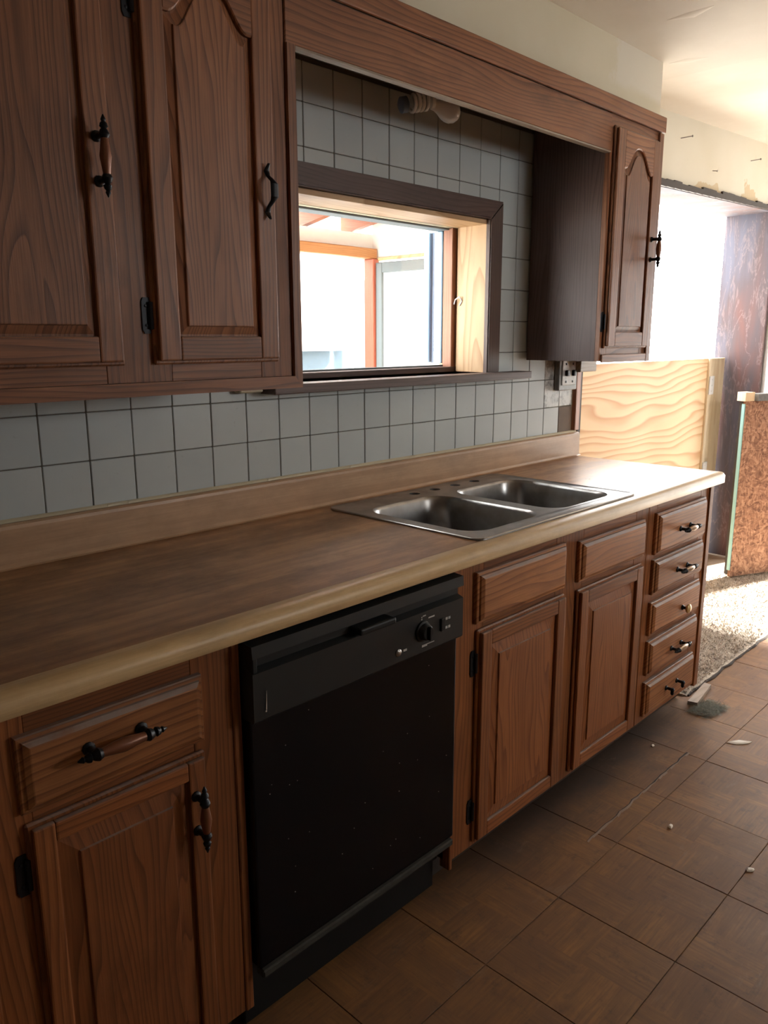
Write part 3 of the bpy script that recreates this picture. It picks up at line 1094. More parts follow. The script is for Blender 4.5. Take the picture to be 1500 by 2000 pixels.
def pull_bird(bm, c, span=0.085, out=0.030):
    c = Vector(c)
    P = lambda z, y: c + Vector((0, -y, z))
    pts = [P(span / 2 + 0.014, 0.012), P(span / 2 + 0.006, 0.006), P(span / 2, 0.003), P(span / 2 - 0.010, 0.008), P(span / 4, out * .75), P(0.012, out), P(-0.012, out),
           P(-span / 4, out * .75), P(-span / 2 + 0.010, 0.008), P(-span / 2, 0.003), P(-span / 2 - 0.006, 0.006), P(-span / 2 - 0.014, 0.012)]
    rad = [(0.003, 0.002), (0.0055, 0.003), (0.007, 0.0035), (0.005, 0.003), (0.0055, 0.0035), (0.010, 0.0045), (0.010, 0.0045), (0.0055, 0.0035), (0.005, 0.003), (0.007, 0.0035), (0.0055, 0.003), (0.003, 0.002)]
    tube(bm, pts, rad, 10)
    return bm


def hinge_mesh(x, z, yface, h=0.068, side=1):
    """Dark leaf hinge screwed on the face frame beside a door; side=+1: door lies at +x."""
    b = bmesh.new()
    w = 0.017
    x0, x1 = (x - w, x) if side > 0 else (x, x + w)
    out = [(x0, z - h / 2 + .008), (x0 + .004, z - h / 2), (x1, z - h / 2), (x1, z + h / 2), (x0 + .004, z + h / 2), (x0, z + h / 2 - .008)]
    loops(b, [[Vector((p, yface, q)) for p, q in out], [Vector((p, yface - 0.0025, q)) for p, q in out]])
    lathe(b, (x1 if side > 0 else x0, yface - 0.006, z - h / 2 + 0.008), (0, 0, 1), [(0, 0.002), (0.001, 0.0045), (h - 0.017, 0.0045), (h - 0.016, 0.002)], 8)
    for q in (-0.018, 0.018):
        lathe(b, ((x0 + x1) / 2, yface - 0.002, z + q), (0, -1, 0), [(0, 0.0032), (0.0015, 0.003), (0.002, 0.001)], 8)
    return b


def arch(u, zs, h):
    """Cathedral top: u in -1..1."""
    a = abs(u)
    if a > 0.90:
        return zs
    return zs + h * (0.5 + 0.5 * math.cos(math.pi * (a / 0.90) ** 1.35))


def oakm(yf, k):
    return ('base_' if yf < -0.5 else 'oak_') + k


def build_door(cab, x0, x1, z0, z1, yf, arched=False, sw=0.050, rise=0.062, hinge_side=-1, hinges=(), bev=0.036):
    """Raised panel door: the centre panel is the part, stiles, rails, hinges its sub-parts."""
    yb = yf                     # back of the door lies on the face frame
    yp = yf - 0.010             # lipped plate
    yd = yf - 0.0205            # front of the frame
    e = 0.007
    ix0, ix1, iz0 = x0 + sw, x1 - sw, z0 + sw
    izs = z1 - sw - (rise if arched else 0.0)
    # centre panel: opening outline -> bevel -> raised field
    N = 32 if arched else 1

    def outline(d, y, dz=0.0):
        a0, a1 = ix0 + d, ix1 - d
        pts = [Vector((a1, y, iz0 + d)), Vector((a0, y, iz0 + d))]
        for k in range(N + 1):
            u = -1 + 2 * k / N
            x = a0 + (a1 - a0) * k / N
            z = arch(u, izs - d, rise) if arched else izs - d
            pts.append(Vector((x, y, z)))
        return pts

    b = box(x0, x1, yp, yb, z0, z1, 0.003)
    loops(b, [outline(-0.004, yp + 0.001), outline(-0.004, yp - 0.0005), outline(0.004, yp - 0.0008), outline(bev - 0.003, yd + 0.0050), outline(bev - 0.0018, yd + 0.0012), outline(bev, yd + 0.0008)], cap0=False)
    door = obj('door', b, oakm(yf, 'panel'), cab)
    # stiles
    obj('stile', box(x0 + e, x0 + sw, yd, yp, z0 + e, z1 - e, 0.0035, 2), oakm(yf, 'v'), door)
    obj('stile', box(x1 - sw, x1 - e, yd, yp, z0 + e, z1 - e, 0.0035, 2), oakm(yf, 'v'), door)
    obj('rail', box(x0 + sw, x1 - sw, yd + 0.0003, yp, z0 + e, z0 + sw, 0.0035, 2), oakm(yf, 'h'), door)
    if not arched:
        obj('rail', box(x0 + sw, x1 - sw, yd + 0.0003, yp, z1 - sw, z1 - e, 0.0035, 2), oakm(yf, 'h'), door)
    else:
        bb = bmesh.new()
        low = [(x0 + sw + (x1 - x0 - 2 * sw) * k / N, arch(-1 + 2 * k / N, izs, rise)) for k in range(N + 1)]
        out = low + [(x1 - sw, z1 - e), (x0 + sw, z1 - e)]
        back = [Vector((p, yp, q)) for p, q in out]
        mid = [Vector((p, yd + 0.003, q)) for p, q in out]
        fr_ = [Vector((p, yd + 0.0003, q + (0.004 if k <= N else -0.003))) for k, (p, q) in enumerate(out)]
        loops(bb, [back, mid, fr_])
        obj('rail', bb, oakm(yf, 'h'), door)
    for hz in hinges:
        hx = x0 - 0.001 if hinge_side < 0 else x1 + 0.001
        obj('hinge', hinge_mesh(hx, hz, yf - 0.0004, side=1 if hinge_side < 0 else -1), 'black_metal', door)
    return door


def build_drawer(cab, x0, x1, z0, z1, yf, mat='base_drawer', name='drawer'):
    b = bmesh.new()
    R = lambda d, y: [Vector((x1 - d, y, z0 + d)), Vector((x0 + d, y, z0 + d)), Vector((x0 + d, y, z1 - d)), Vector((x1 - d, y, z1 - d))]
    loops(b, [R(0, yf), R(0, yf - 0.0095), R(0.002, yf - 0.0115), R(0.0075, yf - 0.0125), R(0.0085, yf - 0.0165), R(0.016, yf - 0.0215), R(0.018, yf - 0.022)])
    return obj(name, b, mat, cab)


def cabinet_body(cab, x0, x1, yb, yfr, z0, z1, mat='oak_side', top=False):
    t = 0.016
    b = box(x0, x0 + t, yfr, yb, z0, z1)
    box(x1 - t, x1, yfr, yb, z0, z1, bm=b)
    box(x0 + t, x1 - t, yb - 0.008, yb, z0, z1, bm=b)
    box(x0 + t, x1 - t, yfr, yb - 0.008, z0, z0 + t, bm=b)
    if top:
        box(x0 + t, x1 - t, yfr, yb - 0.008, z1 - t, z1, bm=b)
    return obj('body', b, mat, cab)


FT = 0.019     # face frame thickness


def stile(cab, x0, x1, z0, z1, yf):
    return obj('stile', box(x0, x1, yf, yf + FT, z0, z1, 0.0012), oakm(yf, 'v'), cab)


def rail(cab, x0, x1, z0, z1, yf):
    return obj('rail', box(x0, x1, yf + 0.0004, yf + FT, z0, z1, 0.0012), oakm(yf, 'h'), cab)


ZB, ZT = 0.084, 0.864       # base cabinet body

# ---- base cabinet left of the dishwasher
c1 = thing('base_cabinet', (-0.42, -0.30, 0), 'dark oak base cabinet left of the black dishwasher, drawer over door', 'cabinet')
cabinet_body(c1, -0.90, 0.055, -0.004, YF + FT, ZB, ZT)
for a, b_ in ((-0.90, -0.855), (-0.40, -0.315), (-0.035, 0.046)):
    stile(c1, a, b_, ZB, ZT, YF)
for a, b_ in ((-0.855, -0.40), (-0.315, -0.035)):
    rail(c1, a, b_, ZT - 0.056, ZT, YF)
    rail(c1, a, b_, 0.672, 0.712, YF)
    rail(c1, a, b_, ZB, 0.118, YF)
obj('edge_strip', box(0.046, 0.064, YF - 0.004, YF + 0.03, ZB, ZT, 0.002), 'base_v', c1)
d = build_drawer(c1, -0.333, -0.020, 0.699, 0.822, YF)
obj('pull', pull_bar(bmesh.new(), (-0.187, YF - 0.022, 0.772), 'x', 0.088, 0.028, 1.25), ['black_metal', 'grip'], d, smooth=True)
d = build_door(c1, -0.330, -0.020, 0.100, 0.680, YF, sw=0.040, hinge_side=-1, hinges=(0.598, 0.18))
obj('pull', pull_bar(bmesh.new(), (-0.050, YF - 0.0205, 0.575), 'z', 0.066, 0.028, 1.1), ['black_metal', 'grip'], d, smooth=True)
d = build_drawer(c1, -0.865, -0.39, 0.699, 0.822, YF)
obj('pull', pull_bar(bmesh.new(), (-0.63, YF - 0.022, 0.772), 'x', 0.088, 0.028, 1.25), ['black_metal', 'grip'], d, smooth=True)
build_door(c1, -0.865, -0.39, 0.100, 0.680, YF, sw=0.048)
obj('toe_kick', box(-0.90, 0.055, -0.545, -0.53, 0.001, ZB), 'toe', c1)

# ---- dishwasher
dw = thing('dishwasher', (0.365, -0.32, 0), 'black built-in dishwasher between the oak base cabinets', 'dishwasher')
DX0, DX1 = 0.066, 0.664
obj('tub', box(DX0 + 0.006, DX1 - 0.006, -0.585, -0.02, 0.09, 0.845), 'plastic_black', dw)
dd = obj('door', box(DX0 + 0.002, DX1 - 0.004, -0.635, -0.586, 0.178, 0.703, 0.004, 2), 'door_black', dw)
obj('dust_ledge', box(DX0 + 0.004, DX1 - 0.012, -0.643, -0.618, 0.160, 0.177, 0.003), 'dust_strip', dd)
rs = random.Random(14)
b = bmesh.new()
for k in range(26):
    lathe(b, (rs.uniform(DX0 + .03, DX1 - .03), -0.6345, rs.uniform(0.19, 0.69)), (0, -1, 0), [(0, rs.uniform(0.0006, 0.0016)), (0.0012, 0.0005)], 6)
o = obj('paint_specks', b, 'chip', dd)
o['kind'] = 'stuff'
# control panel: upper lip, finger groove, sloped fascia
b = bmesh.new()
prof = [(-0.586, 0.705), (-0.648, 0.705), (-0.651, 0.709), (-0.651, 0.800), (-0.634, 0.806), (-0.634, 0.822), (-0.652, 0.829), (-0.650, 0.852), (-0.586, 0.856)]
loops(b, [[Vector((x, y, z)) for y, z in prof] for x in (DX0, DX1 - 0.002)])
cp = obj('control_panel', b, 'panel_black', dw)
obj('latch_handle', box(0.318, 0.420, -0.668, -0.632, 0.806, 0.820, 0.004, 2), 'plastic_black', cp)
obj('groove_cap', box(DX0 + 0.001, DX0 + 0.012, -0.650, -0.630, 0.800, 0.830, 0.002), 'panel_black', cp)
b = bmesh.new()
lathe(b, (0.521, -0.651, 0.757), (0, -1, 0), [(0, 0.024), (0.004, 0.0235), (0.005, 0.019), (0.016, 0.017), (0.018, 0.015)], 24)
b2 = box(0.5185, 0.5235, -0.676, -0.664, 0.7415, 0.7725, 0.001)
merge(b, b2)
obj('dial', b, 'plastic_black', cp, smooth=True)
b = bmesh.new()
lathe(b, (0.443, -0.651, 0.730), (0, -1, 0), [(0, 0.0085), (0.002, 0.0085), (0.004, 0.006), (0.005, 0.002)], 16)
obj('emblem', b, 'steel', cp, smooth=True)
obj('rocker', box(0.580, 0.592, -0.656, -0.651, 0.740, 0.770, 0.0015), 'plastic_black', cp)
b = bmesh.new()
for x0, x1, z0, z1 in ((0.459, 0.470, 0.7275, 0.7325), (0.599, 0.606, 0.762, 0.768), (0.6085, 0.6155, 0.762, 0.768), (0.599, 0.606, 0.741, 0.747), (0.6085, 0.6155, 0.741, 0.747),
                       (0.516, 0.519, 0.788, 0.791), (0.521, 0.531, 0.790, 0.7925), (0.516, 0.519, 0.783, 0.786), (0.540, 0.560, 0.7815, 0.7845), (0.519, 0.560, 0.7225, 0.7245), (0.519, 0.536, 0.7195, 0.7225)):
    box(x0, x1, -0.6516, -0.6509, z0, z1, bm=b)
obj('panel_print', b, 'print', cp)['kind'] = 'stuff'
b = tube(bmesh.new(), [(0.0945, -0.6515, 0.762), (0.0935, -0.652, 0.745), (0.0925, -0.652, 0.726)], [0.0006, 0.0008, 0.0012], 6)
lathe(b, (0.0922, -0.6505, 0.723), (0, -1, 0), [(0, 0.0022), (0.002, 0.0015)], 8)
obj('paint_drip', b, 'chip', cp)
obj('kick_plate', box(DX0 + 0.004, DX1 - 0.004, -0.572, -0.555, 0.004, 0.160, 0.002), 'plastic_black', dw)

# ---- sink base cabinet
c2 = thing('sink_cabinet', (1.17, -0.30, 0), 'oak sink base cabinet with two raised panel doors and two blank drawer fronts', 'cabinet')
S0, S1 = 0.672, 1.664
cabinet_body(c2, S0, S1, -0.004, YF + FT, ZB, ZT - 0.2)
for a, b_ in ((S0 + 0.012, 0.790), (1.118, 1.262), (1.580, S1)):
    stile(c2, a, b_, ZB, ZT, YF)
for a, b_ in ((0.790, 1.118), (1.262, 1.580)):
    rail(c2, a, b_, ZT - 0.045, ZT, YF)
    rail(c2, a, b_, 0.655, 0.735, YF)
    rail(c2, a, b_, ZB, 0.13, YF)
obj('edge_strip', box(S0, S0 + 0.012, YF - 0.003, YF + 0.03, 0.06, ZT, 0.002), 'base_v', c2)
build_drawer(c2, 0.752, 1.150, 0.702, 0.832, YF, name='drawer_front')
build_drawer(c2, 1.226, 1.622, 0.700, 0.820, YF, name='drawer_front')
build_door(c2, 0.760, 1.156, 0.100, 0.684, YF, sw=0.046, hinge_side=-1, hinges=(0.598, 0.190))
build_door(c2, 1.228, 1.620, 0.102, 0.676, YF, sw=0.046, hinge_side=1)
obj('toe_kick', box(S0, S1, -0.545, -0.53, 0.001, ZB), 'toe', c2)

# ---- drawer cabinet at the end
c3 = thing('drawer_cabinet', (1.92, -0.30, 0), 'narrow oak base cabinet with a stack of five drawers at the counter end', 'cabinet')
E0, E1 = 1.667, 2.166
cabinet_body(c3, E0, E1, -0.004, YF + FT, ZB, ZT, 'base_v')
stile(c3, E0, 1.725, ZB, ZT, YF)
stile(c3, 2.070, 2.140, ZB, ZT, YF)
obj('edge_strip', box(2.140, E1 + 0.004, YF - 0.006, YF + 0.03, ZB - 0.01, ZT, 0.002), 'base_v', c3)
rows = [(0.684, 0.824), (0.546, 0.666), (0.402, 0.518), (0.258, 0.381), (0.108, 0.232)]
edges = [ZT] + [r for row in rows for r in row[::-1]] + [ZB]
for a, b_ in zip(edges[0::2], edges[1::2]):
    lo, hi = b_ - 0.014, a + 0.014
    if hi > ZT:
        hi = ZT
    if lo < ZB:
        lo = ZB
    rail(c3, 1.725, 2.070, lo, hi, YF)
DR = []
for i, (z0, z1) in enumerate(rows):
    DR.append(build_drawer(c3, 1.706, 2.092, z0, z1, YF))
for i, zz in ((0, 0.748), (1, 0.604), (3, 0.316)):
    obj('pull', pull_bar(bmesh.new(), (1.905, YF - 0.022, zz), 'x', 0.078, 0.028, 1.1), ['black_metal', 'grip_light'], DR[i], smooth=True)
b = bmesh.new()
lathe(b, (1.935, YF - 0.022, 0.450), (0, -1, 0), [(0, 0.010), (0.003, 0.009), (0.006, 0.005), (0.016, 0.0055)], 14, 0)
lathe(b, (1.935, YF - 0.038, 0.450), (0, -1, 0), [(0, 0.012), (0.004, 0.0165), (0.009, 0.0165), (0.012, 0.012), (0.013, 0.004)], 18, 1)
tag(obj('knob', b, ['black_metal', 'brass'], DR[2], smooth=True), 'pale brass knob')
for x in (1.850, 1.935):
    b = bmesh.new()
    lathe(b, (x, YF - 0.022, 0.172), (0, -1, 0), [(0, 0.009), (0.003, 0.009), (0.006, 0.005), (0.026, 0.006)], 10)
    lathe(b, (x, YF - 0.046, 0.178), (0, 0, -1), [(0, 0.005), (0.006, 0.008), (0.012, 0.006), (0.022, 0.006), (0.026, 0.003)], 10)
    tag(obj('pull_post', b, 'black_metal', DR[4], smooth=True), 'bare iron post of a broken pull')
obj('toe_kick', box(E0, E1, -0.545, -0.53, 0.001, ZB), 'toe', c3)

# ------------------------------------------------------------------ worktop
CZ = 0.903
CF = -0.652
CX0, CX1 = -0.92, 2.192
HX0, HX1, HY0, HY1 = 0.797, 1.556, -0.590, -0.082
wt = thing('worktop', (0.6, -0.3, 0.867), 'long worn laminate worktop with a pale rolled front edge and upstand', 'worktop')


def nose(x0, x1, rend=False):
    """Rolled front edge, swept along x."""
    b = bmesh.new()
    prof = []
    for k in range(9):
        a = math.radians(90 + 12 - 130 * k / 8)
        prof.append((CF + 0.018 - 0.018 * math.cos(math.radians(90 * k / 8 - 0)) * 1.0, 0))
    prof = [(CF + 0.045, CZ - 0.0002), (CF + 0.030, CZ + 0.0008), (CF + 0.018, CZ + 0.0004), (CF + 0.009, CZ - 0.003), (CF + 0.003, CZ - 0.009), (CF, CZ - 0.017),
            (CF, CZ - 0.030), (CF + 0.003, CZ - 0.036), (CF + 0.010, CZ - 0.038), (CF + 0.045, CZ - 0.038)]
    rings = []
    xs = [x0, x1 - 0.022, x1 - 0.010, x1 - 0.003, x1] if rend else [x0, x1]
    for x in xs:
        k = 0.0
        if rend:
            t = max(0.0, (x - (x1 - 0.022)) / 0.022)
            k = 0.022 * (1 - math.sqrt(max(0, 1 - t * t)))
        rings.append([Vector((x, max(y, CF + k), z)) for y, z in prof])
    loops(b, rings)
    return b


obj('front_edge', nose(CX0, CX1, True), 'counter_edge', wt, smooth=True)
b = box(CX0, HX0, CF + 0.045, -0.004, CZ - 0.030, CZ)
box(HX1, CX1, CF + 0.045, -0.004, CZ - 0.030, CZ, bm=b)
box(HX0, HX1, CF + 0.045, HY0, CZ - 0.030, CZ, bm=b)
box(HX0, HX1, HY1, -0.004, CZ - 0.030, CZ, bm=b)
obj('top', b, 'counter_top', wt)
# upstand with a cove at the foot and a rounded top
b = bmesh.new()
prof = [(-0.004, CZ + 0.0004), (-0.036, CZ + 0.0004), (-0.030, CZ + 0.003), (-0.026, CZ + 0.010), (-0.025, CZ + 0.085), (-0.023, CZ + 0.092), (-0.017, CZ + 0.096), (-0.004, CZ + 0.096)]
loops(b, [[Vector((x, y, z)) for y, z in prof] for x in (CX0, 2.222, 2.236)][0:2])
obj('upstand', b, 'backsplash', wt)
rs = random.Random(2)
b = bmesh.new()
for k in range(60):
    x = -0.9 + k * 0.052
    hexa([(x, -0.010, CZ + .0962), (x + .052, -0.010, CZ + .0962), (x + .052, -0.003, CZ + .0962), (x, -0.003, CZ + .0962),
          (x, -0.007 + rs.uniform(-.002, .002), CZ + .1005), (x + .052, -0.007, CZ + .1005), (x + .052, -0.003, CZ + .1035), (x, -0.003, CZ + .1035)], b)
obj('caulk', b, 'cream_plastic', wt)

# ------------------------------------------------------------------ sink
SX0, SX1, SY0, SY1 = 0.772, 1.580, -0.612, -0.060
sk = thing('double_sink', (1.176, -0.336, 0.72), 'stainless steel double bowl sink set into the worktop', 'sink')
zr = CZ + 0.0055
bowls = ((0.826, 1.136, -0.552, -0.170), (1.206, 1.528, -0.552, -0.170))
outer = rrect(SX0 + .006, SX1 - .006, SY0 + .006, SY1 - .006, 0.028, zr - 0.0015)
bl = [rrect(x0 - 0.008, x1 + 0.008, y0 - 0.008, y1 + 0.008, 0.070, zr - 0.0015, 8) for x0, x1, y0, y1 in bowls]
hl = []
for hx in (1.102, 1.200, 1.302, 1.404):
    hl.append([Vector((hx + 0.0175 * math.cos(2 * math.pi * k / 20), -0.106 + 0.0175 * math.sin(2 * math.pi * k / 20), zr - 0.0015)) for k in range(20)])
polys = [outer] + [l[::-1] for l in bl] + [l[::-1] for l in hl]
tri = tessellate_polygon(polys)
allp = [p for l in polys for p in l]
b = bmesh.new()
vv = [b.verts.new(p) for p in allp]
for t in tri:
    try:
        b.faces.new([vv[i] for i in t])
    except ValueError:
        pass
loops(b, [outer, rrect(SX0 + .003, SX1 - .003, SY0 + .003, SY1 - .003, 0.030, zr), rrect(SX0 + 0.0005, SX1 - 0.0005, SY0 + 0.0005, SY1 - 0.0005, 0.031, zr - 0.0015), rrect(SX0, SX1, SY0, SY1, 0.031, zr - 0.0050)], False, False)
for l in hl:
    loops(b, [l, [p - Vector((0, 0, 0.006)) for p in l]], False, False)
bmesh.ops.remove_doubles(b, verts=b.verts, dist=0.0002)
deck = obj('deck', b, 'steel', sk, smooth=True)
for (x0, x1, y0, y1), l in zip(bowls, bl):
    b = bmesh.new()
    rings = [l]
    for ins, dz, rr in ((0.004, 0.003, 0.066), (0.008, 0.010, 0.064), (0.012, 0.060, 0.062), (0.016, 0.130, 0.062), (0.022, 0.155, 0.064), (0.036, 0.168, 0.066), (0.060, 0.172, 0.068), (0.105, 0.174, 0.05)):
        rings.append(rrect(x0 - 0.008 + ins, x1 + 0.008 - ins, y0 - 0.008 + ins, y1 + 0.008 - ins, rr if rr < (x1 - x0) / 2 - ins else 0.03, zr - 0.0015 - dz, 8))
    loops(b, rings, False, True)
    bo = obj('bowl', b, 'steel', sk, smooth=True)
    cx, cy2 = (x0 + x1) / 2, (y0 + y1) / 2
    b = bmesh.new()
    lathe(b, (cx, cy2, zr - 0.1765), (0, 0, 1), [(0, 0.056), (0.003, 0.055), (0.004, 0.046), (0.0015, 0.040), (0.001, 0.004)], 24)
    obj('drain', b, 'steel', bo, smooth=True)

# ------------------------------------------------------------------ wall cabinets
UZ0, UZ1 = 1.278, 2.149
lu = thing('wall_cabinet', (0.07, -0.15, UZ0), 'large oak wall cabinet with two arched panel doors at upper left', 'cabinet')
cabinet_body(lu, -0.335, 0.468, -0.0075, YU + FT, UZ0 + 0.012, UZ1, 'oak_side', True)
for a, b_ in ((-0.335, -0.22), (0.012, 0.150), (0.372, 0.458)):
    stile(lu, a, b_, UZ0 + 0.02, UZ1, YU)
for a, b_ in ((-0.22, 0.012), (0.150, 0.372)):
    rail(lu, a, b_, 2.05, UZ1, YU)
    rail(lu, a, b_, UZ0 + 0.02, 1.375, YU)
# flat trim round the bottom and the right side, mitred at the corner
b = bmesh.new()
loops(b, [[Vector(p) for p in ((-0.335, YU + FT, 1.272), (0.482, YU + FT, 1.272), (0.458, YU + FT, 1.300), (-0.335, YU + FT, 1.300))],
          [Vector(p) for p in ((-0.335, YU - 0.008, 1.272), (0.482, YU - 0.008, 1.272), (0.460, YU - 0.008, 1.298), (-0.335, YU - 0.008, 1.298))]])
obj('trim', b, 'oak_h', lu)
b = bmesh.new()
loops(b, [[Vector(p) for p in ((0.482, YU + FT, 1.272), (0.482, YU + FT, 1.985), (0.458, YU + FT, 1.985), (0.458, YU + FT, 1.300))],
          [Vector(p) for p in ((0.482, YU - 0.008, 1.272), (0.482, YU - 0.008, 1.985), (0.460, YU - 0.008, 1.985), (0.460, YU - 0.008, 1.298))]])
obj('trim', b, 'oak_v', lu)
d = build_door(lu, -0.268, 0.046, 1.332, 2.092, YU, True, sw=0.054, rise=0.072, bev=0.022, hinge_side=-1, hinges=(1.425, 1.975))
obj('pull', pull_bar(bmesh.new(), (0.014, YU - 0.0205, 1.690), 'z', 0.074, 0.030, 1.15), ['black_metal', 'grip'], d, smooth=True)
d = build_door(lu, 0.108, 0.414, 1.332, 2.092, YU, True, sw=0.054, rise=0.072, bev=0.022, hinge_side=-1, hinges=(1.425, 1.975))
tag(obj('pull', pull_bird(bmesh.new(), (0.384, YU - 0.0205, 1.680), 0.080, 0.028), 'black_metal', d, smooth=True), 'black curved iron pull')

ru = thing('wall_cabinet', (2.02, -0.15, UZ0), 'narrow oak wall cabinet with one arched panel door right of the window', 'cabinet')
R0, R1, RZ0 = 1.838, 2.204, 1.300
cabinet_body(ru, R0, R1, -0.0075, YU + FT, RZ0, UZ1, 'oak_side', True)
stile(ru, R0, 1.885, RZ0, 2.045, YU)
stile(ru, 2.135, R1, RZ0, 2.045, YU)
rail(ru, 1.885, 2.135, RZ0, 1.375, YU)
rail(ru, R0, R1, 2.045, UZ1, YU)
obj('edge_strip', box(2.176, R1 + 0.004, YU - 0.008, YU - 0.0005, RZ0 - 0.006, 2.098, 0.002), 'oak_v', ru)
obj('edge_strip', box(1.846, 2.176, YU - 0.008, YU - 0.0005, RZ0 - 0.004, RZ0 + 0.024, 0.002), 'oak_h', ru)
d = build_door(ru, 1.852, 2.170, 1.345, 2.068, YU, True, sw=0.056, rise=0.072, bev=0.022, hinge_side=-1, hinges=(1.435,))
obj('pull', pull_bar(bmesh.new(), (2.135, YU - 0.0205, 1.694), 'z', 0.070, 0.030, 1.1), ['black_metal', 'grip'], d, smooth=True)

# ---- valance between the cabinets
va = thing('valance', (1.15, -0.3, 1.985), 'long oak valance board spanning between the wall cabinets above the sink', 'valance')
obj('face_board', box(0.460, 1.836, YU - 0.003, YU + 0.016, 1.985, 2.100, 0.002), 'oak_h', va)
obj('top_strip', box(-0.335, 2.212, YU - 0.012, YU - 0.0035, 2.1004, 2.152, 0.003, 2), 'oak_h', va)
obj('top_board', box(0.472, 1.834, YU + 0.017, -0.008, 2.100, 2.118), 'strip_wood', va)  # pale finish chosen to bounce light onto the tiles below
obj('bottom_bead', box(0.484, 1.834, YU - 0.006, YU + 0.016, 1.980, 1.9845, 0.001), 'strip_wood', va)

# ---- bare light fixture tucked behind the valance
lf = thing('light_fixture', (1.17, -0.15, 2.06), 'bare twin lamp holder with a spiral bulb and a round bulb behind the valance', 'light')
b = bmesh.new()
lathe(b, (1.165, -0.115, 2.0995), (0, 0, -1), [(0, 0.045), (0.010, 0.045), (0.016, 0.030), (0.030, 0.026), (0.045, 0.026), (0.050, 0.018)], 20)
obj('holder', b, 'cfl_white', lf, smooth=True)
b = bmesh.new()
dirb = Vector((0.80, -0.30, -0.22)).normalized()
p0 = Vector((1.165, -0.105, 2.040))
lathe(b, p0, dirb, [(0, 0.012), (0.004, 0.015), (0.018, 0.016), (0.030, 0.020), (0.044, 0.027), (0.058, 0.0305), (0.070, 0.030), (0.082, 0.025), (0.090, 0.016), (0.094, 0.004)], 24)
obj('round_bulb', b, 'bulb_white', lf, smooth=True)
b = bmesh.new()
dirc = Vector((-0.80, 0.40, -0.20)).normalized()
q0 = Vector((1.160, -0.120, 2.046))
dc, s_, u_c = frame_of(dirc)
lathe(b, q0, dc, [(0, 0.012), (0.004, 0.022), (0.014, 0.022), (0.018, 0.015)], 16, 0)
pts = []
for k in range(91):
    a = 2 * math.pi * 4.2 * k / 90
    pts.append(q0 + dc * (0.020 + 0.056 * k / 90) + (s_ * math.cos(a) + u_c * math.sin(a)) * 0.0215)
tube(b, pts, 0.0052, 8, 0)
lathe(b, q0 + dc * 0.084, dc, [(0, 0.010), (0.003, 0.022), (0.020, 0.022), (0.026, 0.012)], 16, 1)
obj('spiral_bulb', b, ['cfl_white', 'bulb_collar'], lf, smooth=True)

# ---- switch plate under the right wall cabinet
sp = thing('switch_plate', (2.11, -0.01, 1.18), 'grimy metal double switch plate on the tiles under the right cabinet', 'switch')
obj('frame', box(2.046, 2.180, -0.024, -0.0008, 1.176, 1.298, 0.003), 'steel_box', sp)
pl = obj('plate', box(2.064, 2.166, -0.0275, -0.0242, 1.196, 1.294, 0.0015), 'switch_white', sp)
for x in (2.090, 2.140):
    obj('toggle', box(x - 0.009, x + 0.009, -0.040, -0.0278, 1.232, 1.256, 0.004, 2), 'black_metal', sp)
    for z in (1.210, 1.280):
        b = lathe(bmesh.new(), (x, -0.0278, z), (0, -1, 0), [(0, 0.005), (0.001, 0.005), (0.002, 0.003)], 10)
        obj('screw', b, 'black_metal', sp)

bm = box(0.512, 0.586, -0.030, -0.001, 1.243, 1.262, 0.003)
tag(obj('cable_cover', bm, 'cream_plastic', None), 'small cream plastic block on the tiles left of the window sill', 'block')

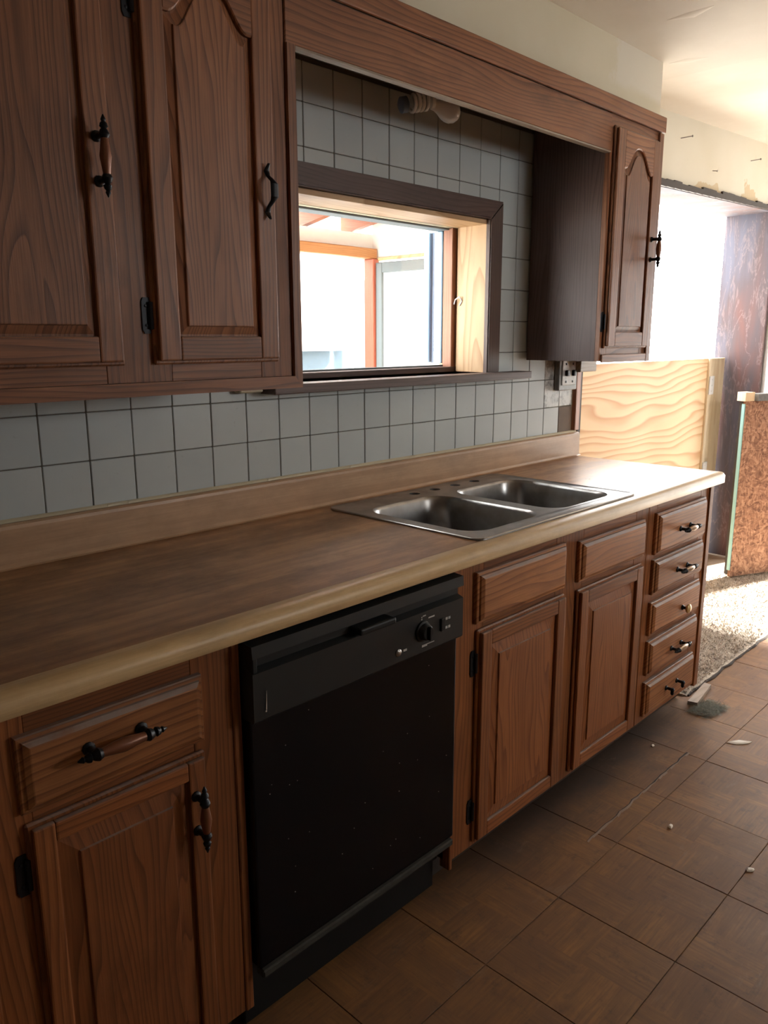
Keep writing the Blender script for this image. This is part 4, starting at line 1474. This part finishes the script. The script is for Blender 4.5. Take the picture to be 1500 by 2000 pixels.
# ------------------------------------------------------------------ debris on the floor
bm = hexa([(2.135, -0.640, 0.001), (2.335, -0.612, 0.001), (2.335, -0.584, 0.001), (2.125, -0.606, 0.001),
           (2.135, -0.640, 0.016), (2.335, -0.612, 0.016), (2.335, -0.584, 0.016), (2.125, -0.606, 0.016)])
tag(obj('wood_strip', bm, 'strip_wood', None), 'loose pale wood strip on the floor at the drawer cabinet corner', 'strip')
rs = random.Random(21)
V, F = [], []
for k in range(1500):
    t = rs.random()
    x = 2.08 + 0.11 * t + rs.uniform(-.03, .03)
    y = -0.665 + rs.uniform(-.035, .045) - 0.02 * t
    a = rs.gauss(0.9, 0.7)
    L = rs.uniform(0.015, 0.045)
    c, s = math.cos(a) * L, math.sin(a) * L
    h = rs.uniform(0.003, 0.014)
    w = 0.0009
    i = len(V)
    V += [(x - w, y, 0.002), (x + w, y, 0.002), (x + c * .5 + w, y - s * .5, h), (x + c * .5 - w, y - s * .5, h), (x + c, y - s, 0.002)]
    F += [(i, i + 1, i + 2, i + 3), (i + 3, i + 2, i + 4)]
me = bpy.data.meshes.new('fibre_tuft')
me.from_pydata([(a - 2.12, b - -0.66, c) for a, b, c in V], [], F)
M['fibre'] = simple('grey_green_fibre', (0.26, 0.25, 0.19), 0.9, 0, 0.6, 90)
o = link_mesh('fibre_tuft', me, 'fibre')
o.location = (2.12, -0.66, 0)
tag(o, 'tuft of grey green carpet fibre frayed beside the wood strip', 'fibre', None, 'stuff')


def chip(loc, sx, sy, h, ang, label, mat='chip'):
    b = bmesh.new()
    rs2 = random.Random(int(loc[0] * 1000))
    n_ = 9
    rad = [rs2.uniform(0.7, 1.1) for _ in range(n_)]
    ring = lambda k, z: [Vector((loc[0] + k * rad[i] * (sx * math.cos(a) * math.cos(ang) - sy * math.sin(a) * math.sin(ang)),
                                 loc[1] + k * rad[i] * (sx * math.cos(a) * math.sin(ang) + sy * math.sin(a) * math.cos(ang)), z))
                         for i, a in enumerate(2 * math.pi * q / n_ for q in range(n_))]
    loops(b, [ring(1.0, 0.0008), ring(1.02, h * .5), ring(0.6, h)])
    tag(obj('paint_chip', b, mat, None), label, 'chip', 'chips on the floor')


chip((1.330, -0.902), 0.012, 0.007, 0.006, 0.3, 'pale chip lying alone in the middle of the brown floor')
chip((1.291, -1.138), 0.013, 0.008, 0.006, -0.5, 'pale chip on the floor close to the right edge of the photo')
chip((1.734, -0.654), 0.009, 0.006, 0.005, 0.2, 'small pale chip on the floor in front of the drawer cabinet')
chip((1.962, -0.862), 0.045, 0.016, 0.006, -0.7, 'long thin pale shard on the floor near the carpet edge')
